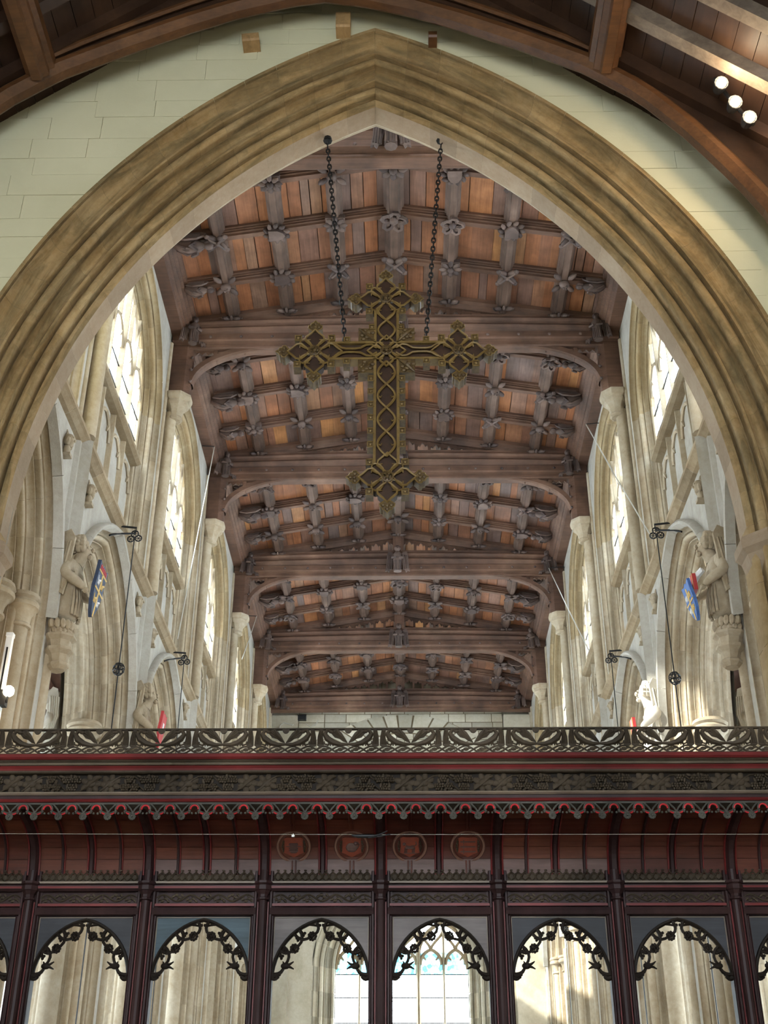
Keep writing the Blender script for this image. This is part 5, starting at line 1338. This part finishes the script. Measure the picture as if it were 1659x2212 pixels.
def stone_angel(loc, rz, label, stone_m, held, k=1.0, hair_m=None):
    """back to the wall at x=0, facing +x"""
    mat = TR(*loc) @ RZ(rz) @ RY(-0.10) @ SC(k, k, k)
    root = bpy.data.objects.new('stone_angel', None); link(root, None, mat)
    tag(root, label, 'angel statue', 'stone angels on the arcade piers')
    nodes = [((0.10, 0, 0.34), 0.15), ((0.10, 0, 0.10), 0.155), ((0.10, 0, -0.06), 0.15), ((0.15, 0, 0.50), 0.145), ((0.19, 0, 0.59), 0.10), ((0.22, 0, 0.645), 0.07), ((0.255, 0, 0.70), 0.088), ((0.275, 0, 0.775), 0.10),
             ((0.17, 0.14, 0.555), 0.075), ((0.13, 0.235, 0.40), 0.066), ((0.28, 0.185, 0.28), 0.05), ((0.33, 0.15, 0.23), 0.03),
             ((0.17, -0.14, 0.555), 0.075), ((0.13, -0.235, 0.40), 0.066), ((0.28, -0.185, 0.28), 0.05), ((0.33, -0.15, 0.23), 0.03)]
    ed = [(0, 1), (1, 2), (0, 3), (3, 4), (4, 5), (5, 6), (6, 7), (3, 8), (8, 9), (9, 10), (10, 11), (3, 12), (12, 13), (13, 14), (14, 15)]
    inst('body', skin_mesh('body', nodes, ed, stone_m, 2), mat, root)
    def P(name, mb, m, par=root, smooth=False):
        o = bpy.data.objects.new(name, mb.mesh(name, m, smooth)); return link(o, par, mat)
    face = MB().ball((0.365, 0, 0.735), 0.02, 6, 4, (1, 0.8, 1.6)).ball((0.35, 0, 0.69), 0.018, 6, 4, (0.7, 1.5, 0.5)).ball((0.335, 0, 0.655), 0.03, 6, 4)
    for s in (-1, 1): face.ball((0.352, s * 0.036, 0.765), 0.014, 6, 4, (0.7, 1.2, 0.7))
    P('face', face, stone_m, smooth=True)
    hair = MB()
    for i in range(5):
        for j in range(9):
            th = 0.25 + i * 0.42; ph = PI - 1.9 + j * 3.8 / 8
            hair.ball((0.25 + 0.105 * math.sin(th) * math.cos(ph), 0.11 * math.sin(th) * math.sin(ph), 0.765 + 0.115 * math.cos(th)), 0.04, 6, 4, (1, 1, 1.25))
    P('hair', hair, hair_m or stone_m, smooth=True)
    for s in (-1, 1):
        hd = MB()
        hd.ball((0.335, s * 0.145, 0.215), 0.032, 7, 5, (1, 0.7, 1))
        for f in range(4): hd.tube([(0.345, s * (0.165 - 0.013 * f), 0.205), (0.365, s * (0.155 - 0.014 * f), 0.17 - 0.004 * f), (0.362, s * (0.14 - 0.014 * f), 0.14)], [0.0095, 0.009, 0.007], 5)
        hd.tube([(0.335, s * 0.12, 0.225), (0.355, s * 0.095, 0.215), (0.362, s * 0.08, 0.2)], [0.011, 0.010, 0.008], 5)
        P('hand', hd, stone_m, smooth=True)
        wing = MB(); prof = [(0.06, 0.60), (0.08, 0.76), (0.05, 0.86), (0.0, 0.84), (-0.03, 0.70), (-0.05, 0.45), (-0.04, 0.18), (0.0, 0.14), (0.03, 0.30)]
        wm = TR(0.125, s * 0.21, 0.02) @ RZ(s * 0.15) @ SC(1.5, 1, 1)
        wing.prism(prof, -0.016, 0.016, 'Y', 0, wm)
        for q in range(5): wing.tube([tuple(wm @ Vector((0.05 - 0.02 * q, s * 0.018, 0.72))), tuple(wm @ Vector((0.01 - 0.018 * q, s * 0.02, 0.45))), tuple(wm @ Vector((-0.005 - 0.01 * q, s * 0.016, 0.2 + 0.02 * q)))], [0.012, 0.014, 0.008], 4)
        P('wing', wing, stone_m)
    folds = MB()
    for q in range(7):
        y = -0.12 + 0.04 * q; folds.tube([(0.19 + 0.05 * math.cos(y * 12), y, -0.02), (0.21 + 0.05 * math.cos(y * 12), y * 1.05, 0.16), (0.21 + 0.03 * math.cos(y * 12), y * 0.9, 0.36)], [0.018, 0.016, 0.006], 5)
    P('robe_folds', folds, stone_m, smooth=True)
    cb = MB()
    for q in range(11):
        a = -PI / 2 + PI * q / 10
        cb.ball((0.02 + 0.17 * math.cos(a), 0.17 * math.sin(a), -0.12), 0.042, 7, 5, (0.8, 1, 1.3)); cb.ball((0.02 + 0.145 * math.cos(a + 0.15), 0.145 * math.sin(a + 0.15), -0.185), 0.034, 6, 4)
    cb.lathe([(0.10, -0.08), (0.15, -0.10), (0.145, -0.20), (0.175, -0.215), (0.175, -0.24), (0.13, -0.27), (0.115, -0.33), (0.15, -0.345), (0.15, -0.375), (0.105, -0.41), (0.085, -0.48), (0.11, -0.50), (0.11, -0.525), (0.07, -0.56)], (0.05, 0, 0), 8, rot=PI / 8)
    P('corbel', cb, stone_m)
    held(P)
def shield_outline(): return [(-0.15, 0.36), (-0.06, 0.33), (0.0, 0.36), (0.06, 0.33), (0.15, 0.36), (0.14, 0.2), (0.155, 0.08), (0.12, -0.06), (0.05, -0.17), (0.0, -0.21), (-0.05, -0.17), (-0.12, -0.06), (-0.155, 0.08), (-0.14, 0.2)]
def flat(P, m, parts, par):
    return None
def held_blue(field, deep):
    def f(P):
        sm = TR(0.395, 0, 0.19) @ RY(0.22) @ RZ(PI / 2)
        s = P('shield', MB().prism(shield_outline(), -0.018, 0.018, 'Y', 0, sm), field)
        d = MB()
        for (a, b) in (((-0.15, 0.07), (0.15, 0.07)), ((0, -0.2), (0, 0.26)), ((-0.14, 0.26), (0.14, 0.26))): d.tube([tuple(sm @ Vector((a[0], -0.02, a[1]))), tuple(sm @ Vector((b[0], -0.02, b[1])))], 0.010, 4)
        P('gold_bars', d, 'gold_paint', s)
        for cx, cz in ((-0.07, 0.16), (0.07, 0.16), (-0.06, -0.03), (0.06, -0.03)):
            mb = MB()
            mb.tube([tuple(sm @ Vector((cx - 0.035, -0.022, cz - 0.01))), tuple(sm @ Vector((cx, -0.024, cz))), tuple(sm @ Vector((cx + 0.03, -0.022, cz + 0.02)))], [0.010, 0.017, 0.012], 5)
            for q in (-0.03, -0.01, 0.015): mb.tube([tuple(sm @ Vector((cx + q, -0.022, cz))), tuple(sm @ Vector((cx + q - 0.006, -0.022, cz - 0.045)))], [0.008, 0.004], 4)
            mb.tube([tuple(sm @ Vector((cx - 0.035, -0.022, cz))), tuple(sm @ Vector((cx - 0.05, -0.022, cz + 0.045)))], [0.006, 0.003], 4)
            P('beast', mb, 'gold_paint' if cx * cz > 0 else 'heraldic_white', s)
        t = MB()
        for q in range(6): t.box(-0.12 + 0.04 * q, -0.10 + 0.04 * q, -0.024, -0.018, 0.275, 0.325, 0, sm)
        P('red_marks', t, 'heraldic_red', s)
    return f
def held_book(robe_m='heraldic_white', low=None):
    def f(P):
        bm = TR(0.40, 0, 0.30) @ RY(0.15)
        b = P('book', MB().box(-0.02, 0.02, -0.085, 0.085, -0.09, 0.09, 0, bm), 'heraldic_red')
        P('pages', MB().box(-0.024, 0.012, -0.075, -0.005, -0.082, 0.094, 0, bm).box(-0.012, 0.024, 0.0, 0.012, -0.085, 0.085, 0, bm), 'heraldic_white', b)
        P('gold_edge', MB().box(0.02, 0.024, -0.085, -0.077, -0.09, 0.09, 0, bm).box(0.02, 0.024, 0.077, 0.085, -0.09, 0.09, 0, bm).box(0.02, 0.024, -0.085, 0.085, -0.09, -0.083, 0, bm), 'gold_paint', b)
        if low:
            sm = TR(0.40, 0, 0.06) @ RY(0.3) @ RZ(PI / 2)
            s = P('shield', MB().prism([(p * 0.85, q * 0.72) for p, q in shield_outline()], -0.015, 0.015, 'Y', 0, sm), low)
            d = MB()
            for (a, c) in (((-0.12, 0.05), (0.12, 0.05)), ((0, -0.14), (0, 0.2))): d.tube([tuple(sm @ Vector((a[0], -0.018, a[1]))), tuple(sm @ Vector((c[0], -0.018, c[1])))], 0.009, 4)
            P('gold_bars', d, 'gold_paint', s)
            for cx, cz in ((-0.055, 0.12), (0.055, 0.12), (-0.05, -0.02), (0.05, -0.02)):
                w_ = MB().tube([tuple(sm @ Vector((cx - 0.03, -0.02, cz - 0.01))), tuple(sm @ Vector((cx, -0.022, cz))), tuple(sm @ Vector((cx + 0.025, -0.02, cz + 0.02)))], [0.009, 0.015, 0.010], 5)
                for q in (-0.025, 0.0, 0.02): w_.tube([tuple(sm @ Vector((cx + q, -0.02, cz))), tuple(sm @ Vector((cx + q, -0.02, cz - 0.035)))], [0.006, 0.003], 4)
                P('beast', w_, 'heraldic_white' if cx < 0 else 'gold_paint', s)
            P('white_sash', MB().tube([(0.33, 0.12, 0.42), (0.37, 0.06, 0.38), (0.385, 0.0, 0.34)], [0.03, 0.035, 0.03], 6), 'heraldic_white')
    return f
def held_red(P):
    sm = TR(0.385, 0, 0.20) @ RY(0.22) @ RZ(PI / 2)
    s = P('shield', MB().prism([(p * 0.8, q * 0.8) for p, q in shield_outline()], -0.018, 0.018, 'Y', 0, sm), 'heraldic_red')
    P('white_charge', MB().box(-0.03, 0.03, -0.024, -0.016, 0.02, 0.16, 0, sm), 'heraldic_white', s)
def held_none(P):
    P('scroll', MB().tube([(0.37, -0.14, 0.22), (0.40, -0.05, 0.18), (0.40, 0.05, 0.2), (0.37, 0.14, 0.24)], [0.03, 0.035, 0.035, 0.03], 8), 'stone_pale')
ZA = 7.50
stone_angel((-WX - -0.02, T[0], ZA), 0.0, 'curly-haired stone angel bowing over a navy and gold heraldic shield', 'stone_figure', held_blue('navy_paint', 1), 1.15)
stone_angel((WX + -0.02, T[0], ZA), PI, 'stone angel with red book above a bright blue shield with gold beasts', 'stone_figure', held_book(low='blue_paint'), 1.15)
stone_angel((-WX - -0.02, T[1], ZA - 0.1), 0.0, 'pale stone angel with small red shield in front of the next arcade arch', 'stone_figure', held_red, 1.15)
stone_angel((WX + -0.02, T[1], ZA - 0.1), PI, 'white-robed stone angel reading a red book beside the iron lamp cord', 'stone_pale', held_book(), 1.15)
stone_angel((-WX - 1.02, T[1] - 0.05, ZA - 0.12), PI, 'bright white stone angel facing the dark aisle roof, wing raised', 'stone_pale', held_none, 1.05)
stone_angel((WX + 1.02, T[1] - 0.05, ZA - 0.12), 0.0, 'grey stone angel facing the dark aisle beyond the blue-shield angel', 'stone_figure', held_none, 1.0)
# slender shafts carrying the angels
for sx in (-1, 1):
    for k in range(6):
        put('angel_shaft', MB().lathe([(0.075, 0.0), (0.075, 7.1)], (sx * (WX + 0.0), T[k], 0), 12), 'stone_nave', WL if sx < 0 else WR, True)

# carved stone stops on the spandrels
def head_mesh(v):
    mb = MB()
    mb.ball((-0.05, 0, 0.06), 0.075, 8, 6, (1, 0.8, 1.2)); mb.ball((-0.04, 0, -0.08), 0.06, 8, 5, (0.8, 0.9, 1.4)); mb.ball((-0.12, 0, 0.05), 0.02, 6, 4)
    for s in (-1, 1):
        mb.ball((-0.06, s * 0.06, 0.02), 0.04, 6, 4, (0.8, 0.7, 1.6)); mb.ball((-0.105, s * 0.028, 0.085), 0.014, 5, 4)
    mb.box(-0.10, 0.02, -0.05, 0.05, -0.17, -0.13); mb.tube([(0.0, 0, 0.1), (-0.02, 0, 0.17), (-0.01, 0, 0.22)], [0.02, 0.015, 0.006], 4)
    return mb.mesh('carved_stop', 'stone_figure', True)
HM = head_mesh(0)
for sx in (-1, 1):
    for k in range(0, 4):
        for s in (-1, 1):
            o = inst('corbel_figure', HM, TR(sx * WX, T[k] + s * 0.57, 9.50) @ SC(sx, 1, 1))
            tag(o, 'small carved stone head by the shaft over the %s pier, %s-shield angel side' % (('first', 'second', 'third', 'fourth')[k], 'navy' if sx < 0 else 'blue'), 'carved head', 'carved heads on the arcade spandrels')

# iron pulley brackets with cords and lamp cages
def pulley(sx, y, cages, label, lab2):
    x = sx * WX; z = 9.80; px = x - sx * 0.26
    root = tag(empty('pulley_bracket', (x, y, z - 0.1)), label, 'pulley bracket', 'iron pulley brackets on the arcade')
    put('arm', MB().tube([(x, y - 0.1, z + 0.10), (px - sx * 0.02, y + 0.02, z + 0.13), (px, y + 0.05, z + 0.06)], 0.017, 6).tube([(x + sx * 0.02, y - 0.22, z - 0.12), (x - sx * 0.06, y - 0.12, z - 0.04), (px, y + 0.02, z + 0.04)], 0.014, 6), 'iron', root)
    put('wall_plate', MB().box(min(x, x - sx * 0.03), max(x, x - sx * 0.03), y - 0.15, y - 0.05, z + 0.07, z + 0.14), 'iron', root)
    for dx, dz, r in ((0.0, 0.05, 0.05), (0.055, -0.02, 0.045), (-0.05, -0.03, 0.045)):
        c = (px + dx, y + 0.05, z + dz); mb = MB().tube([(c[0] + r * math.cos(a), c[1], c[2] + r * math.sin(a)) for a in [2 * PI * q / 12 for q in range(13)]], 0.010, 5)
        for q in range(3): mb.tube([(c[0] - r * math.cos(q * PI / 3), c[1], c[2] - r * math.sin(q * PI / 3)), (c[0] + r * math.cos(q * PI / 3), c[1], c[2] + r * math.sin(q * PI / 3))], 0.005, 4)
        put('wheel', mb, 'iron', root)
    cd = tag(empty('lamp_cord', (px, y + 0.05, 0.3)), lab2, 'cord', 'iron lamp cords')
    put('cord', MB().tube([(px, y + 0.05, z - 0.03), (px, y + 0.05, 0.3)], 0.008, 5), 'iron', cd)
    for cz in cages:
        mb = MB(); c = Vector((px, y + 0.05, cz)); r = 0.075
        for q in range(3):
            a = q * PI / 3; mb.tube([c + Vector((r * math.cos(t) * math.cos(a), r * math.cos(t) * math.sin(a), r * 1.15 * math.sin(t))) for t in [2 * PI * w_ / 14 for w_ in range(15)]], 0.008, 4)
        for dz in (-0.03, 0.03): mb.tube([c + Vector((r * 0.95 * math.cos(t), r * 0.95 * math.sin(t), dz)) for t in [2 * PI * w_ / 14 for w_ in range(15)]], 0.008, 4)
        mb.ball(tuple(c), 0.02, 6, 4); put('lamp_cage', mb, 'iron', cd)
pulley(-1, T[0] + L / 2, (7.82,), 'iron pulley bracket over the arch beyond the navy-shield angel', 'black lamp cord with cage beside the navy-shield angel')
pulley(-1, T[1] + L / 2, (5.1,), 'iron pulley bracket over the arch beyond the red-shield angel', 'black lamp cord beyond the red-shield angel')
pulley(1, T[0] + L / 2, (7.66, 4.9), 'iron pulley bracket over the arch beyond the blue-shield angel', 'black lamp cord with cage beside the red-book angel')
pulley(1, T[1] + L / 2, (), 'iron pulley bracket over the arch beyond the white-robed angel', 'black lamp cord beyond the white-robed angel')
pulley(1, T[3] + L / 2, (7.1,), 'far iron pulley bracket near the end of the nave, on the sunlit wall', 'far black lamp cord with cage on the sunlit wall')
# pale ropes from the roof to the window sills
for i, (a, b, lab) in enumerate((((-3.62, 20.1, 14.84), (-3.70, 18.7, 10.05), 'pale rope from the wall plate down past the second clerestory window'), ((3.62, 19.2, 14.7), (3.70, 15.3, 10.05), 'pale rope slanting across the clerestory behind the blue-shield angel'),
                          ((-3.5, 27.0, 14.4), (-3.5, 25.0, 12.4), 'pale rope hanging near the far clerestory window, dark wall side'), ((3.5, 25.1, 14.7), (3.5, 20.5, 10.6), 'pale rope slanting down across the farther sunlit clerestory'))):
    r = tag(empty('rope', b), lab, 'rope', 'pale ropes of the clerestory')
    put('rope_line', MB().tube([a, tuple((Vector(a) + Vector(b)) / 2 + Vector((0, 0, -0.04))), b], 0.010, 5), 'cable', r)
    put('hook_bar', MB().tube([(a[0], a[1] - 0.02, a[2]), (math.copysign(3.86, a[0]), a[1] - 0.02, a[2] + 0.02)], 0.010, 5), 'iron', r)

# ------------------------------------------------------------------ lamps and fittings
def bulb_light(x, y, z, e, r=0.05, col=(1, 0.78, 0.5)):
    l = bpy.data.lights.new('lamp', 'POINT'); l.energy = e; l.color = col; l.shadow_soft_size = r
    o = bpy.data.objects.new('lamp', l); COL.objects.link(o); o.location = (x, y, z)
def spot_bar():
    pts = [(3.36, 8.45, 11.52), (3.46, 8.45, 11.24), (3.57, 8.45, 11.02)]
    root = tag(empty('spotlight_bar', (3.46, 8.5, 10.95)), 'three warm lit spotlights on a dark bar under the chancel roof', 'spotlight')
    put('bar', MB().tube([(3.36, 8.62, 11.78), (3.50, 8.62, 11.42), (3.66, 8.62, 11.10)], 0.022, 6), 'iron', root)
    for x, y, z in pts:
        m = TR(x, y, z) @ RX(PI / 2 + 0.35) 
        h = put('lamp_head', MB().lathe([(0.02, -0.16), (0.05, -0.15), (0.065, -0.08), (0.075, 0.0), (0.07, 0.005), (0.06, -0.02)], (0, 0, 0), 12).xf(m), 'iron', root)
        put('bulb', MB().ball((0, 0, 0.0), 0.052, 10, 6, (1, 1, 0.7)).xf(m), 'bulb', h)
        put('bracket', MB().tube([(x, y + 0.1, z + 0.03), (x + 0.03, 8.62, z + 0.14)], 0.012, 5), 'iron', root)
        bulb_light(x - 0.02, y - 0.12, z - 0.05, SPOT)
SPOT = 22
spot_bar()
def strip_lamp(sx, label):
    x = sx * 3.80; y = 11.0
    r = tag(empty('strip_fitting', (x, y, 6.05)), label, 'light fitting')
    put('housing', MB().prism([(x - 0.03, y - 0.03), (x + 0.03, y - 0.03), (x + 0.03, y + 0.03), (x - 0.03, y + 0.03)], 5.6, 6.62, 'Z').box(x - 0.035, x + 0.035, y - 0.035, y + 0.035, 6.60, 6.64), 'white_paint', r)
    put('slot', MB().box(x - 0.008, x + 0.008, y - 0.036, y - 0.03, 5.65, 6.48), 'iron', r)
def far_spots():
    for nm, x, y, z, tx, ty, tz, e in (('a', -5.2, 4.2, 9.6, 0.5, 9.6, 10.6, 150), ('b', 3.7, 4.2, 9.4, -1.5, 9.6, 10.8, 200)):
        l = bpy.data.lights.new('spot_lamp', 'SPOT'); l.energy = e; l.color = (1, 0.83, 0.55); l.shadow_soft_size = 0.06; l.spot_size = 1.6; l.spot_blend = 0.6
        o = bpy.data.objects.new('spot_lamp', l); COL.objects.link(o); o.location = (x, y, z); o.rotation_euler = (Vector((tx, ty, tz)) - Vector((x, y, z))).to_track_quat('-Z', 'Y').to_euler()
far_spots()
strip_lamp(-1, 'narrow white strip fitting with black slot beside the warm wall lamp'); strip_lamp(1, 'white strip fitting half hidden below the octagonal capital')
wl = tag(empty('wall_lamp', (-3.66, 10.95, 5.9)), 'small warm wall lamp glowing against the pier shaft', 'wall lamp')
put('backplate', MB().box(-3.80, -3.72, 10.93, 11.01, 5.86, 6.02), 'iron', wl); put('bulb', MB().ball((-3.70, 10.93, 6.0), 0.055, 10, 7), 'bulb', wl)
put('arm', MB().tube([(-3.74, 10.97, 5.9), (-3.71, 10.95, 5.9), (-3.70, 10.93, 5.95)], 0.012, 5), 'iron', wl)
bulb_light(-3.60, 10.88, 6.0, 12)
bx = tag(empty('black_box', (-3.0, YW - 0.2, 14.62)), 'small black box with a drooping cable on the end wall under the last beam', 'junction box')
put('case', MB().box(-3.12, -2.85, YW - 0.2, YW - 0.05, 14.62, 14.76).box(-3.13, -2.84, YW - 0.21, YW - 0.19, 14.74, 14.77), 'black_box', bx)
put('cable', MB().tube([(-2.85, YW - 0.14, 14.5), (-2.7, YW - 0.14, 14.40), (-2.55, YW - 0.14, 14.48), (-2.48, YW - 0.14, 14.62)], 0.014, 5).tube([(-3.12, YW - 0.14, 14.55), (-3.25, YW - 0.24, 14.42), (-3.5, YW - 0.25, 14.5), (-3.62, YW - 0.25, 14.4), (-3.66, YW - 0.25, 13.5)], 0.014, 5), 'cable', bx)
